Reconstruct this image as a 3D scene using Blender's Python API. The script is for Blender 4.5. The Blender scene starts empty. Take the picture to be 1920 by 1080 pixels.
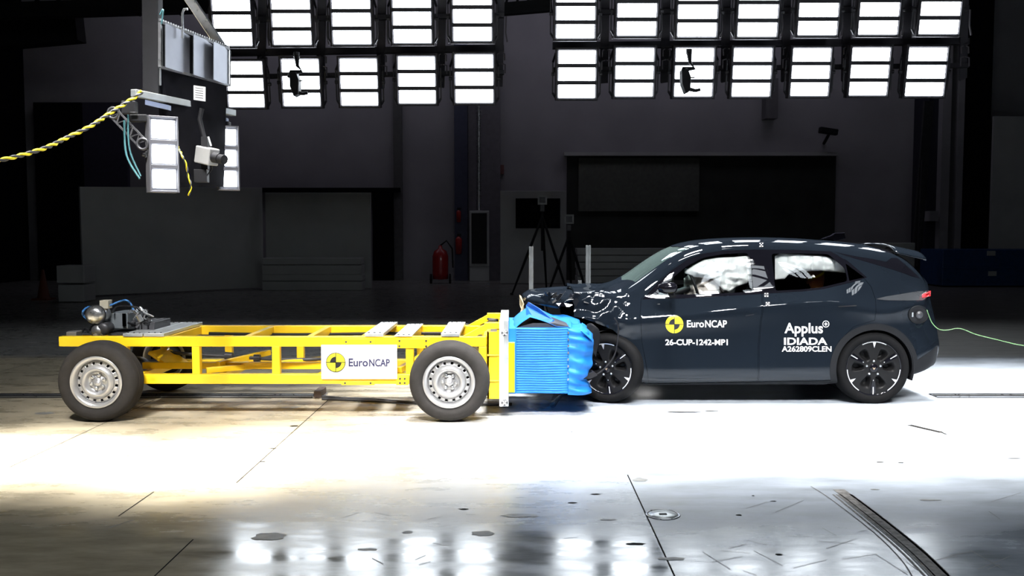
import bpy, bmesh, math, random
from mathutils import Vector, Matrix, noise
from mathutils.bvhtree import BVHTree
random.seed(7)
PI = math.pi
SC = bpy.context.scene
COL = SC.collection
V = Vector

# ------------------------------------------------------------------ camera, world, exposure
F = 1720.0; H = 1.64; TH = math.atan(106.0/F)
cam_d = bpy.data.cameras.new('camera'); cam_d.sensor_width = 36.0; cam_d.lens = F/1920*36
cam_d.clip_end = 200
cam = bpy.data.objects.new('camera', cam_d); COL.objects.link(cam)
cam.location = (0, 0, H); cam.rotation_euler = (PI/2-TH, 0, 0)
SC.camera = cam
SC.view_settings.view_transform = 'Standard'; SC.view_settings.look = 'None'
SC.view_settings.gamma = 1; SC.view_settings.use_curve_mapping = False
SC.view_settings.exposure = 0.0
w = bpy.data.worlds.new('hall_air'); SC.world = w; w.use_nodes = True
w.node_tree.nodes['Background'].inputs[0].default_value = (0.80, 0.80, 1.0, 1)
w.node_tree.nodes['Background'].inputs[1].default_value = 0.014

def area(name, loc, target, sx, sy, power, spread, color=(1, 1, 1)):
    d = bpy.data.lights.new(name, 'AREA'); d.shape = 'RECTANGLE'; d.size = sx; d.size_y = sy
    d.energy = power; d.spread = math.radians(spread); d.color = color
    o = bpy.data.objects.new(name, d); COL.objects.link(o); o.location = loc
    o.rotation_euler = (V(target)-V(loc)).to_track_quat('-Z', 'Y').to_euler()
    return o
# beams of the lamp bank that hangs on the camera's side
FRONT_BANK = [(x, y, z) for (y, z) in ((2.4, 6.0), (1.95, 7.0)) for x in [-3.2+1.05*i for i in range(10)]]
for x, y, z in FRONT_BANK:
    area('bank_beam_front', (x, y+.30, z+.10), (x, 8.1, 0), .36, .44, 21, 32, (1, .99, .97))
for ix in range(6):  # unseen lights added over the lane to form the lit floor strip
    for iy in (0, 1):
        xx = -.2+1.64*ix; yy = 7.25+2.5*iy
        area('overhead_lane_light', (xx, yy, 6.8), (xx, yy, 0), .8, .9, 82, 32, (1, 1, .99))
for ix in range(4):
    area('overhead_lane_light', (-7.0+1.6*ix, 6.52, 6.8), (-7.0+1.6*ix, 6.52, 0), .8, .8, 75, 19, (1, .99, .95))
area('wall_top_fill', (0, 27.5, 10.5), (0, 31, 5), 24, 2, 110, 170, (.85, .82, 1))  # unseen fill light, added to brighten the back wall towards its top

# ------------------------------------------------------------------ helpers
def P(px, py, Y):
    """world point seen at photo pixel (px,py) at distance Y"""
    a = px-960.0; b = -(py-540.0); c, s = math.cos(TH), math.sin(TH)
    dy = c*F + s*b; dz = -s*F + c*b
    k = Y/dy
    return V((a*k, Y, H+dz*k))
def PZ(px, py, z=0.0):
    """world point on height z seen at the pixel"""
    p = P(px, py, 1.0); k = (z-H)/(p.z-H)
    return V((p.x*k, k, z))

def lerp_tab(tab, x):
    if x <= tab[0][0]: return tab[0][1]
    for (a, fa), (b, fb) in zip(tab, tab[1:]):
        if x <= b:
            t = (x-a)/(b-a) if b > a else 0
            return fa+(fb-fa)*t
    return tab[-1][1]

def mat(name, col, rough=.5, metal=0., coat=0., var=.0, vscale=8., bump=0., bscale=60., emit=None, es=0., spec=.5, coat_rough=.03, rvar=0.):
    m = bpy.data.materials.new(name); m.use_nodes = True
    nt = m.node_tree; b = nt.nodes['Principled BSDF']
    b.inputs['Base Color'].default_value = (*col, 1); b.inputs['Roughness'].default_value = rough
    b.inputs['Metallic'].default_value = metal; b.inputs['Coat Weight'].default_value = coat
    b.inputs['Coat Roughness'].default_value = coat_rough
    b.inputs['Specular IOR Level'].default_value = spec
    tc = nt.nodes.new('ShaderNodeTexCoord')
    if var or rvar:
        n = nt.nodes.new('ShaderNodeTexNoise'); n.inputs['Scale'].default_value = vscale; n.inputs['Detail'].default_value = 6
        nt.links.new(tc.outputs['Object'], n.inputs['Vector'])
        if var:
            r = nt.nodes.new('ShaderNodeValToRGB'); r.color_ramp.elements[0].position = .3; r.color_ramp.elements[1].position = .7
            r.color_ramp.elements[0].color = (*[max(0, c*(1-var)) for c in col], 1)
            r.color_ramp.elements[1].color = (*[min(1, c*(1+var)) for c in col], 1)
            nt.links.new(n.outputs['Fac'], r.inputs['Fac']); nt.links.new(r.outputs['Color'], b.inputs['Base Color'])
        if rvar:
            mr = nt.nodes.new('ShaderNodeMapRange'); mr.inputs[3].default_value = max(.02, rough-rvar); mr.inputs[4].default_value = min(1, rough+rvar)
            nt.links.new(n.outputs['Fac'], mr.inputs[0]); nt.links.new(mr.outputs[0], b.inputs['Roughness'])
    if bump:
        n2 = nt.nodes.new('ShaderNodeTexNoise'); n2.inputs['Scale'].default_value = bscale; n2.inputs['Detail'].default_value = 4
        bp = nt.nodes.new('ShaderNodeBump'); bp.inputs['Strength'].default_value = bump; bp.inputs['Distance'].default_value = .01
        nt.links.new(tc.outputs['Object'], n2.inputs['Vector']); nt.links.new(n2.outputs['Fac'], bp.inputs['Height'])
        nt.links.new(bp.outputs['Normal'], b.inputs['Normal'])
    if emit:
        b.inputs['Emission Color'].default_value = (*emit, 1); b.inputs['Emission Strength'].default_value = es
    return m

def glass(name, tint, refl_rough=.0, ior=1.32, dust=0):
    m = bpy.data.materials.new(name); m.use_nodes = True; nt = m.node_tree
    for n in list(nt.nodes):
        if n.type != 'OUTPUT_MATERIAL': nt.nodes.remove(n)
    out = [n for n in nt.nodes if n.type == 'OUTPUT_MATERIAL'][0]
    t = nt.nodes.new('ShaderNodeBsdfTransparent'); t.inputs[0].default_value = (*tint, 1)
    g = nt.nodes.new('ShaderNodeBsdfGlossy'); g.inputs['Roughness'].default_value = refl_rough
    f = nt.nodes.new('ShaderNodeFresnel')
    ge = nt.nodes.new('ShaderNodeNewGeometry'); io = nt.nodes.new('ShaderNodeMapRange'); io.inputs[3].default_value = ior; io.inputs[4].default_value = 1/ior
    nt.links.new(ge.outputs['Backfacing'], io.inputs[0]); nt.links.new(io.outputs[0], f.inputs['IOR'])
    mx = nt.nodes.new('ShaderNodeMixShader')
    nt.links.new(f.outputs[0], mx.inputs[0]); nt.links.new(t.outputs[0], mx.inputs[1]); nt.links.new(g.outputs[0], mx.inputs[2])
    nt.links.new(mx.outputs[0], out.inputs[0])
    if dust:  # teal diffuse veil: brightness of a lit pane put into the glass colour
        df = nt.nodes.new('ShaderNodeBsdfDiffuse'); df.inputs[0].default_value = (.45, .60, .58, 1); m2 = nt.nodes.new('ShaderNodeMixShader'); m2.inputs[0].default_value = dust
        nt.links.new(mx.outputs[0], m2.inputs[1]); nt.links.new(df.outputs[0], m2.inputs[2]); nt.links.new(m2.outputs[0], out.inputs[0])
    return m

class MB:
    def __init__(s): s.v = []; s.f = []; s.m = []; s.sm = []
    def add(s, vs, fs, m=0, smooth=False):
        o = len(s.v); s.v += [V(p) for p in vs]
        for f in fs: s.f.append([i+o for i in f]); s.m.append(m); s.sm.append(smooth)
        return s
    def box(s, a, b, m=0):
        x0, y0, z0 = [min(a[i], b[i]) for i in range(3)]; x1, y1, z1 = [max(a[i], b[i]) for i in range(3)]
        vs = [(x0,y0,z0),(x1,y0,z0),(x1,y1,z0),(x0,y1,z0),(x0,y0,z1),(x1,y0,z1),(x1,y1,z1),(x0,y1,z1)]
        return s.add(vs, [(3,2,1,0),(4,5,6,7),(0,1,5,4),(1,2,6,5),(2,3,7,6),(3,0,4,7)], m)
    def obox(s, c, size, rot=None, m=0):
        R = rot if rot is not None else Matrix.Identity(3); c = V(c)
        vs = []
        for k in (-.5, .5):
            for (i, j) in ((-.5,-.5),(.5,-.5),(.5,.5),(-.5,.5)):
                vs.append(c+R@V((i*size[0], j*size[1], k*size[2])))
        return s.add(vs, [(3,2,1,0),(4,5,6,7),(0,1,5,4),(1,2,6,5),(2,3,7,6),(3,0,4,7)], m)
    def beam(s, p0, p1, wd, ht, up=(0,0,1), m=0):
        p0, p1 = V(p0), V(p1); d = (p1-p0); L = d.length; d.normalize()
        sd = d.cross(V(up)).normalized(); u = sd.cross(d).normalized()
        return s.obox((p0+p1)/2, (L, wd, ht), Matrix((d, sd, u)).transposed(), m)
    def tube(s, pts, r, n=8, m=0, cap=True):
        pts = [V(p) for p in pts]; N = len(pts); rs = r if isinstance(r, (list, tuple)) else [r]*N
        vs = []; u = None
        for i, p in enumerate(pts):
            d = (pts[min(i+1, N-1)]-pts[max(i-1, 0)]).normalized()
            if u is None:
                u = d.cross(V((0,0,1)) if abs(d.z) < .9 else V((1,0,0))).normalized()
            u = (u-d*u.dot(d)).normalized(); w_ = d.cross(u)
            for k in range(n):
                a = 2*PI*k/n; vs.append(p+(u*math.cos(a)+w_*math.sin(a))*rs[i])
        fs = []
        for i in range(N-1):
            for k in range(n):
                fs.append((i*n+k, i*n+(k+1) % n, (i+1)*n+(k+1) % n, (i+1)*n+k))
        s.add(vs, fs, m, True)
        if cap:
            s.add(vs[:n], [tuple(range(n))[::-1]], m); s.add(vs[-n:], [tuple(range(n))], m)
        return s
    def cyl(s, p0, p1, r, r1=None, n=24, m=0):
        return s.tube([p0, p1], [r, r if r1 is None else r1], n, m)
    def lathe(s, prof, org, axis=(0,-1,0), n=48, m=0, closed=False, smooth=True):
        """prof: (radius, distance along axis)"""
        ax = V(axis).normalized(); org = V(org)
        u = ax.cross(V((0,0,1)) if abs(ax.z) < .9 else V((1,0,0))).normalized(); w_ = ax.cross(u)
        vs = []
        for (r, a) in prof:
            for k in range(n):
                t = 2*PI*k/n; vs.append(org+ax*a+(u*math.cos(t)+w_*math.sin(t))*r)
        fs = []; M = len(prof)
        for i in range(M if closed else M-1):
            j = (i+1) % M
            for k in range(n): fs.append((i*n+k, i*n+(k+1) % n, j*n+(k+1) % n, j*n+k))
        return s.add(vs, fs, m, smooth)
    def prism(s, poly, ext, m=0):
        poly = [V(p) for p in poly]; n = len(poly); e = V(ext)
        vs = poly+[p+e for p in poly]
        fs = [tuple(range(n)), tuple(range(2*n-1, n-1, -1))]+[(i, i+n, (i+1) % n+n, (i+1) % n) for i in range(n)]
        return s.add(vs, fs, m)
    def pprism(s, pix, Y, dy, m=0): return s.prism([P(x, y, Y) for x, y in pix], (0, dy, 0), m)
    def grid(s, fn, nu, nv, m=0, smooth=True, cu=False):
        vs = [fn(i/nu, j/nv) for i in range(nu+(0 if cu else 1)) for j in range(nv+1)]
        fs = []; K = nu if cu else nu+1
        for i in range(nu):
            for j in range(nv):
                a = i*(nv+1)+j; b = ((i+1) % K)*(nv+1)+j
                fs.append((a, b, b+1, a+1))
        return s.add(vs, fs, m, smooth)
    def build_split(s, name, mats, parent=None, **kw):
        par = list(range(len(s.v)))
        def find(i):
            while par[i] != i: par[i] = par[par[i]]; i = par[i]
            return i
        for f in s.f:
            for i in f[1:]: par[find(i)] = find(f[0])
        groups = {}
        for f, m_, sm_ in zip(s.f, s.m, s.sm): groups.setdefault(find(f[0]), []).append((f, m_, sm_))
        outs = []
        for fs in groups.values():
            ids = sorted({i for f, _, _ in fs for i in f}); mp = {i: k for k, i in enumerate(ids)}
            b = MB(); b.v = [s.v[i] for i in ids]; b.f = [[mp[i] for i in f] for f, _, _ in fs]; b.m = [m_ for _, m_, _ in fs]; b.sm = [q for _, _, q in fs]
            outs.append(b.build(name, mats, parent, **kw))
        return outs
    def build(s, name, mats, parent=None, origin=None, bevel=0, seg=2, solid=0, fix=True):
        org = V(origin) if origin is not None else (ORG(parent) if parent else V((0,0,0)))   # origin given with a parent: local coordinates
        me = bpy.data.meshes.new(name)
        me.from_pydata([tuple(p-org) for p in s.v], [], s.f)
        if not isinstance(mats, (list, tuple)): mats = [mats]
        for mm in mats: me.materials.append(mm)
        me.polygons.foreach_set('material_index', s.m); me.polygons.foreach_set('use_smooth', s.sm)
        me.validate()
        if fix:
            bm = bmesh.new(); bm.from_mesh(me); bmesh.ops.recalc_face_normals(bm, faces=bm.faces); bm.to_mesh(me); bm.free()
        me.update()
        o = bpy.data.objects.new(name, me); COL.objects.link(o)
        if parent: o.parent = parent; 
        elif origin is not None: o.location = org
        if solid:
            md = o.modifiers.new('s', 'SOLIDIFY'); md.thickness = solid
        if bevel:
            md = o.modifiers.new('b', 'BEVEL'); md.width = bevel; md.segments = seg; md.limit_method = 'ANGLE'; md.angle_limit = math.radians(40)
            md.harden_normals = False
        return o
def ORG(o):
    p = V((0,0,0))
    while o: p = p+V(o.location); o = o.parent
    return p
def thing(name, label, cat, loc=(0,0,0), group=None):
    o = bpy.data.objects.new(name, None); COL.objects.link(o); o.location = loc
    o['label'] = label; o['category'] = cat; o.empty_display_size = .1
    if group: o['group'] = group
    return o
def tag(o, label, cat, group=None, kind=None):
    o['label'] = label; o['category'] = cat
    if group: o['group'] = group
    if kind: o['kind'] = kind
    return o
def struct(o): o['kind'] = 'structure'; return o
def dup(root, loc=None, rot=None, label=None, group=None, parent=None):
    r = root.copy(); COL.objects.link(r)
    if loc is not None: r.location = loc
    if rot is not None: r.rotation_euler = rot
    if label: r['label'] = label
    if group: r['group'] = group
    if parent: r.parent = parent
    def rec(a, b):
        for ch in list(a.children):
            c = ch.copy(); COL.objects.link(c); c.parent = b; rec(ch, c)
    rec(root, r)
    return r
def text_mesh(body, bold=0.0, size=1.0, sp=1.0):
    c = bpy.data.curves.new('t', 'FONT'); c.body = body; c.offset = bold; c.size = size; c.resolution_u = 4; c.space_character = sp
    o = bpy.data.objects.new('t', c); COL.objects.link(o)
    dg = bpy.context.evaluated_depsgraph_get(); me = bpy.data.meshes.new_from_object(o.evaluated_get(dg))
    vs = [V(v.co) for v in me.vertices]; fs = [tuple(p.vertices) for p in me.polygons]
    bpy.data.objects.remove(o); bpy.data.curves.remove(c); bpy.data.meshes.remove(me)
    x0 = min(v.x for v in vs); x1 = max(v.x for v in vs); y0 = min(v.y for v in vs); y1 = max(v.y for v in vs)
    return [((v.x-x0)/(x1-x0), (v.y-y0)/(y1-y0)) for v in vs], fs
def hide_free(o): bpy.data.objects.remove(o)

# ------------------------------------------------------------------ materials
M_wall = mat('painted_wall_grey', (.30, .29, .31), .8, var=.12, vscale=.6)
M_board = mat('pale_board', (.44, .45, .44), .7, var=.06, vscale=1.2)
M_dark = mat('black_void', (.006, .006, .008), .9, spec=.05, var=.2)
M_charcoal = mat('charcoal_metal', (.045, .045, .05), .45, .3, var=.2)
M_black = mat('black_plastic', (.009, .009, .011), .55, spec=.25, var=.2)
M_yellow = mat('yellow_paint', (.88, .575, .012), .38, coat=.3, var=.05, vscale=5, bump=.03, bscale=30)
M_alu = mat('brushed_aluminium', (.62, .65, .66), .38, .75, var=.08, vscale=12, rvar=.12)
M_steel = mat('steel', (.50, .51, .53), .3, .9, var=.12, vscale=20, rvar=.1)
M_silver = mat('silver_wheel_paint', (.42, .42, .43), .34, .6, coat=.2, var=.05)
M_tyre = mat('tyre_rubber', (.024, .022, .021), .85, spec=.2, var=.15, vscale=14, bump=.15, bscale=90)
M_tyre2 = mat('tyre_rubber_dark', (.0055, .0055, .006), .9, spec=.1, var=.15, vscale=14, bump=.1, bscale=90)
M_blue = mat('blue_honeycomb_cladding', (.006, .13, .42), .6, .0, coat=.0, spec=.3, var=.08, vscale=9)
M_bluedk = mat('blue_sheet', (.009, .09, .34), .45, .0, coat=.15, var=.1)
M_white = mat('white_sheet', (.82, .82, .82), .45, var=.02)
M_paint = mat('dark_navy_car_paint', (.0062, .0088, .0128), .5, .0, coat=.62, spec=.0, coat_rough=.02, var=.04, vscale=3)
M_clad = mat('grey_black_cladding', (.0075, .008, .0095), .65, spec=.15, var=.1)
M_gloss = mat('gloss_black_trim', (.004, .004, .006), .5, spec=0, coat=.5, coat_rough=.01, var=.1)
M_glass = glass('side_window_glass', (.93, .95, .95))
M_wglass = glass('windscreen_glass', (.62, .74, .74), dust=.045)  # diffuse share stands in for light showing in the windscreen
M_airbag = mat('airbag_fabric', (.92, .90, .89), .7, var=.04, vscale=30, bump=.5, bscale=25)
M_airbag2 = mat('airbag_fabric_beige', (.66, .57, .52), .75, var=.08, bump=.5, bscale=20)
M_seat = mat('seat_cloth', (.02, .02, .022), .8, var=.2)
M_dummy = mat('dummy_skin', (.45, .22, .12), .5, var=.1)
M_lamp = mat('lit_lamp_lens', (.9, .9, .9), .4, emit=(.86, .93, 1), es=14.)
M_house = mat('lamp_housing_grey', (.045, .042, .048), .5, .3, var=.1)
M_ink = mat('black_ink', (.006, .006, .01), .4, var=.1)
M_inkw = mat('white_vinyl', (.85, .85, .85), .5, var=.02)
M_inky = mat('yellow_vinyl', (.90, .74, .02), .45, var=.02)
M_navy = mat('navy_vinyl', (.02, .02, .07), .5, var=.05)
M_red = mat('red_paint', (.38, .012, .012), .4, coat=.3, var=.1)
M_redl = mat('red_lamp_plastic', (.75, .04, .05), .25, coat=.6, var=.1)
M_lens = mat('smoked_lamp_lens', (.035, .038, .042), .15, coat=1, var=.1)
M_hose = mat('blue_hose', (.04, .16, .42), .4, var=.1)
M_cableg = mat('green_cable', (.12, .24, .10), .5, var=.15)
M_bluec = mat('blue_container_paint', (.012, .05, .16), .5, var=.15)
M_spark = mat('wheel_machined_face', (.75, .75, .77), .25, .6, var=.05)
M_beige = mat('beige_box', (.33, .31, .25), .6, var=.1)
M_orange = mat('orange_plastic', (.12, .03, .01), .6, var=.1)
M_hook = mat('dull_hook_steel', (.12,.11,.12), .5, .5, var=.1)
M_mirror = mat('thin_reflective_sheet', (.26,.27,.31), .38, .7, var=.15, vscale=3)
M_film = glass('clear_plastic_sheet', (.55, .57, .58), .15, 1.6)

# floor material: worn pale concrete with sealed gloss, beige patches, scratches
def floor_mat():
    m = bpy.data.materials.new('sealed_concrete_floor'); m.use_nodes = True; nt = m.node_tree; b = nt.nodes['Principled BSDF']
    N = nt.nodes.new; L = nt.links.new
    tc = N('ShaderNodeTexCoord'); mp = N('ShaderNodeMapping'); L(tc.outputs['Object'], mp.inputs[0])
    n1 = N('ShaderNodeTexNoise'); n1.inputs['Scale'].default_value = .55; n1.inputs['Detail'].default_value = 5; L(mp.outputs[0], n1.inputs[0])
    n2 = N('ShaderNodeTexNoise'); n2.inputs['Scale'].default_value = 3.5; n2.inputs['Detail'].default_value = 8; n2.inputs['Roughness'].default_value = .65
    mp2 = N('ShaderNodeMapping'); mp2.inputs['Scale'].default_value = (.5, 1.6, 1); L(tc.outputs['Object'], mp2.inputs[0]); L(mp2.outputs[0], n2.inputs[0])
    # beige slab to the left, greyer steel-coloured slab to the right of the joint
    sx = N('ShaderNodeSeparateXYZ'); L(tc.outputs['Object'], sx.inputs[0])
    mr = N('ShaderNodeMapRange'); mr.inputs[1].default_value = -1.6; mr.inputs[2].default_value = 0.6; L(sx.outputs[0], mr.inputs[0])
    mixc = N('ShaderNodeMix'); mixc.data_type = 'RGBA'; mixc.inputs[6].default_value = (.50, .43, .31, 1); mixc.inputs[7].default_value = (.38, .42, .48, 1)
    L(mr.outputs[0], mixc.inputs[0])
    r2 = N('ShaderNodeValToRGB'); r2.color_ramp.elements[0].position = .33; r2.color_ramp.elements[0].color = (.62, .62, .60, 1)
    r2.color_ramp.elements[1].position = .62; r2.color_ramp.elements[1].color = (1, 1, 1, 1); L(n2.outputs['Fac'], r2.inputs[0])
    mul = N('ShaderNodeMix'); mul.data_type = 'RGBA'; mul.blend_type = 'MULTIPLY'; mul.inputs[0].default_value = 1
    L(mixc.outputs[2], mul.inputs[6]); L(r2.outputs[0], mul.inputs[7])
    # floor behind the lit strip: its lack of light put into a darker colour
    mb = N('ShaderNodeMapRange'); mb.inputs[1].default_value = 11.7; mb.inputs[2].default_value = 12.1; L(sx.outputs[1], mb.inputs[0])
    mixd = N('ShaderNodeMix'); mixd.data_type = 'RGBA'; mixd.inputs[7].default_value = (.19, .185, .175, 1); L(mb.outputs[0], mixd.inputs[0]); L(mul.outputs[2], mixd.inputs[6])
    L(mixd.outputs[2], b.inputs['Base Color'])
    ra = N('ShaderNodeMapRange'); ra.inputs[1].default_value = .35; ra.inputs[2].default_value = .7; ra.inputs[3].default_value = .07; ra.inputs[4].default_value = .24
    L(n2.outputs['Fac'], ra.inputs[0])
    gx_ = N('ShaderNodeMapRange'); gx_.inputs[1].default_value = .76; gx_.inputs[2].default_value = .78; gx_.inputs[4].default_value = .07; L(sx.outputs[0], gx_.inputs[0])
    ad = N('ShaderNodeMath'); ad.operation = 'ADD'; L(ra.outputs[0], ad.inputs[0]); L(gx_.outputs[0], ad.inputs[1])
    gy_ = N('ShaderNodeMapRange'); gy_.inputs[1].default_value = 4.75; gy_.inputs[2].default_value = 5.2; gy_.inputs[4].default_value = .16; L(sx.outputs[1], gy_.inputs[0])   # scuffed lane, duller than the floor outside it
    ad2 = N('ShaderNodeMath'); ad2.operation = 'ADD'; L(ad.outputs[0], ad2.inputs[0]); L(gy_.outputs[0], ad2.inputs[1]); L(ad2.outputs[0], b.inputs['Roughness'])
    b.inputs['Specular IOR Level'].default_value = .6
    n3 = N('ShaderNodeTexNoise'); n3.inputs['Scale'].default_value = 9; n3.inputs['Detail'].default_value = 3; L(mp2.outputs[0], n3.inputs[0])
    bp = N('ShaderNodeBump'); bp.inputs['Strength'].default_value = .025; bp.inputs['Distance'].default_value = .01
    L(n3.outputs['Fac'], bp.inputs['Height']); L(bp.outputs[0], b.inputs['Normal'])
    return m
M_floor = floor_mat()
M_joint = mat('dark_joint', (.012, .011, .010), .9, spec=.1, var=.3)
M_mark = mat('rubber_marks', (.20, .19, .18), .7, var=.5, vscale=25)
M_stain = mat('grey_stain', (.22, .22, .21), .45, var=.3, vscale=12)

# ------------------------------------------------------------------ setting: floor, walls, ceiling
fl = MB()
fl.add([(-22,-6,0),(22,-6,0),(22,31,0),(-22,31,0)], [(0,1,2,3)], 0)
def strip(pts, wd, m, z=.0015):
    for (a, b) in zip(pts, pts[1:]):
        a, b = V((a[0], a[1], z)), V((b[0], b[1], z)); d = (b-a).normalized(); n = V((-d.y, d.x, 0))*wd/2
        fl.add([a-n, b-n, b+n, a+n], [(0,1,2,3)], m)
for X, y0, y1 in ((-1.80, 5.9, 8.95), (.77, 2.5, 6.1), (-1.71, 3, 4.8), (-3.5, 6.3, 8.9), (-6.0, 3, 12), (3.4, 9.3, 12), (-2.27, 5.2, 5.7)):
    strip([(X, y0), (X+.01, y1)], .008, 1)
strip([(-22, 11.9), (22, 11.9)], .02, 1)
def blot(px, py, rx, ry, m=1, z=.002, seed=0):
    c = PZ(px, py); rnd = random.Random(seed+px); pts = []
    for k in range(14):
        a = 2*PI*k/14; q = 1+rnd.uniform(-.22, .22); pts.append((c.x+rx*q*math.cos(a), c.y+ry*q*math.sin(a), z))
    fl.add(pts, [tuple(range(14))], m)
for px, py, rx, ry, m in ((505,1006,.085,.06,2),(85,775,.085,.05,2),(30,835,.09,.06,2),(545,764,.09,.045,2),(1280,773,.15,.025,1),(1334,771,.06,.02,1),
        (1375,774,.06,.03,2),(1450,772,.07,.02,2),(1520,773,.06,.03,2),(1545,772,.08,.04,2),(980,782,.12,.02,2),(1690,868,.02,.012,1),
        (1650,867,.03,.01,1),(1903,860,.05,.008,1),(1072,810,.012,.01,1),(1070,868,.03,.008,2),(1117,927,.03,.012,1),(1412,930,.01,.01,1),
        (1640,918,.03,.01,2),(1200,900,.045,.05,2),(1072,943,.03,.01,1),(1192,1020,.05,.015,1),(1258,1048,.07,.02,2),(1140,975,.05,.008,2),
        (510,841,.035,.01,1),(492,866,.02,.01,1),(552,799,.04,.02,1),(975,967,.10,.03,2),(1385,966,.02,.01,1),(1775,800,.0,.0,1),(1660,774,.1,.05,2),(1610,773,.05,.03,2),
        (870,955,.03,.012,1),(765,998,.03,.02,2),(905,1000,.06,.04,2),(1450,940,.02,.008,1),(1745,938,.06,.015,2),(690,1030,.05,.015,2),(1460,1040,.02,.01,1)):
    if rx: blot(px, py, rx, ry, m)
def pstrip(pp, wd, m, z=.002): strip([tuple(PZ(x, y))[:2] for x, y in pp], wd, m, z)
pstrip([(1705,797),(1730,803),(1765,811)], .055, 1); pstrip([(1765,811),(1775,815)], .02, 1)
pstrip([(1230,790),(1253,800)], .01, 2); pstrip([(250,975),(205,990)], .006, 2)
for k in range(26):
    r = random.Random(k); px = r.uniform(1250, 1880); py = r.uniform(940, 1075); l = r.uniform(20, 70); a = r.uniform(-.5, .7)
    pstrip([(px, py), (px+l, py+l*a)], .004, 2)
for k in range(10):
    r = random.Random(k+90); px = r.uniform(600, 1100); py = r.uniform(950, 1070); l = r.uniform(10, 40); a = r.uniform(-.5, .7)
    pstrip([(px, py), (px+l, py+l*a)], .005, 2)
# tyre skid arcs, bottom right
def curve_pix(pts, n=24):
    out = []
    for i in range(n+1):
        t = i/n*(len(pts)-1); k = min(int(t), len(pts)-2); u = t-k
        p0 = pts[max(k-1, 0)]; p1 = pts[k]; p2 = pts[k+1]; p3 = pts[min(k+2, len(pts)-1)]
        out.append(tuple(.5*((2*p1[j])+(-p0[j]+p2[j])*u+(2*p0[j]-5*p1[j]+4*p2[j]-p3[j])*u*u+(-p0[j]+3*p1[j]-3*p2[j]+p3[j])*u**3) for j in range(len(p1))))
    return out
sk = curve_pix([(1572,918),(1605,942),(1660,985),(1720,1035),(1770,1084)])
for off, wd in ((-22,.012),(-16,.008),(-11,.02),(0,.075),(9,.02)):
    pstrip([(x+off*(1+i*.02), y) for i, (x, y) in enumerate(sk)][(3 if off else 0):], wd, 3)
pstrip(curve_pix([(1520,912),(1560,938),(1640,1000),(1690,1050),(1712,1084)]), .006, 3)
fo = fl.build('floor', [M_floor, M_joint, M_stain, M_mark], fix=False); struct(fo)

o = MB().box((-22, 31, 0), (22, 31.3, 12.5)).build('wall_back', M_wall); struct(o)
o = MB().box((-16.6, -6, 0), (-16.3, 31, 12.5)).build('wall_left', M_dark); struct(o)
o = MB().box((19.5, -6, 0), (19.8, 31, 12.5)).build('wall_right', M_dark); struct(o)
o = MB().box((-22, -6.3, 0), (22, -6, 12.5)).build('wall_front', M_dark); struct(o)
o = MB().box((-22, -6, 12.5), (22, 31, 12.8)).build('ceiling', M_dark); struct(o)

# opening in the back wall: flat panel coloured as its shaded inside, pale lintel
d = MB(); d.box(P(1063,292,30.95), tuple(P(1563,560,30.9)[i] if i != 1 else 31 for i in range(3)))
dr = d.build('door_1', mat('shaded_opening_panel', (.018, .02, .016), .7, var=.3, vscale=2)); struct(dr)
MB().box(P(1058,285,30.7), P(1566,293,30.98)).build('door_frame', M_board, dr)
MB().box(P(1085,296,30.86), P(1310,396,30.9)).build('door_panel', mat('dim_green_panel', (.10, .105, .09), .8, var=.15), dr)
d = MB().box(P(1864,218,29.5), (P(1930,470,29.5).x+.6, 29.6, P(1930,470,29.5).z)).build('door_2', M_board); struct(d)
d = MB(); d.box(P(150,360,30.9), (P(-20,560,30.9).x, 31, 0)); 
# pilasters and pipes on the back wall
def pil(n, x0, x1, m, Y=30.6):
    a = P(x0, 100, Y); b = P(x1, 100, Y); o = MB().box((a.x, Y, 0), (b.x, 31, 12.4)).build('trim_%d' % n, m); struct(o)
pil(1, 851, 876, mat('dark_blue_column', (.05, .055, .10), .6, var=.1)); pil(2, 877, 938, mat('dim_column', (.16, .15, .17), .7, var=.1), 30.7)
pil(3, 1771, 1787, M_wall, 29.6); pil(4, 1800, 1812, M_wall, 29.6); pil(5, 1745, 1769, mat('dark_blue_steel', (.015, .015, .03), .6, var=.1), 29.9)
pil(6, 1814, 1862, M_dark, 29.8)
pil(7, 736, 752, mat('dim_jamb', (.10, .10, .10), .8, var=.1), 30.8)
MB().box(P(480,352,30.7), P(752,361,30.95)).build('trim_8', M_dark)['kind'] = 'structure'
MB().box(P(698,361,30.7), (P(736,361,30.7).x, 30.95, 0)).build('trim_9', M_dark)['kind'] = 'structure'
MB().box(P(62,192,30.6), (P(150,192,30.6).x, 30.95, 0)).build('trim_10', M_dark)['kind'] = 'structure'
MB().box(P(150,192,30.75), (P(232,192,30.6).x, 30.95, P(62,560,30.7).z)).build('trim_11', mat('dim_navy_panel', (.045, .04, .07), .7, var=.1))['kind'] = 'structure'
# slanted steel brace at the right
b = MB(); b.beam(P(1741,190,29.2), P(1716,505,29.2), .28, .12, (0,1,0)); b.beam(P(1731,300,29.0), P(1722,500,29.0), .1, .1, (0,1,0))
tag(b.build('wall_brace', M_charcoal), 'dark leaning steel brace against the back wall right of the wide opening', 'brace')
b = MB(); b.cyl(P(898,150,30.4), P(898,394,30.4), .09, n=16); 
for y in (215, 300, 380): b.cyl(P(898,y,30.4)+V((0,0,-.03)), P(898,y,30.4)+V((0,0,.03)), .105, n=16)
tag(b.build('wall_pipe', M_steel), 'dull vertical steel pipe running down the back wall column', 'pipe')
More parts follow.
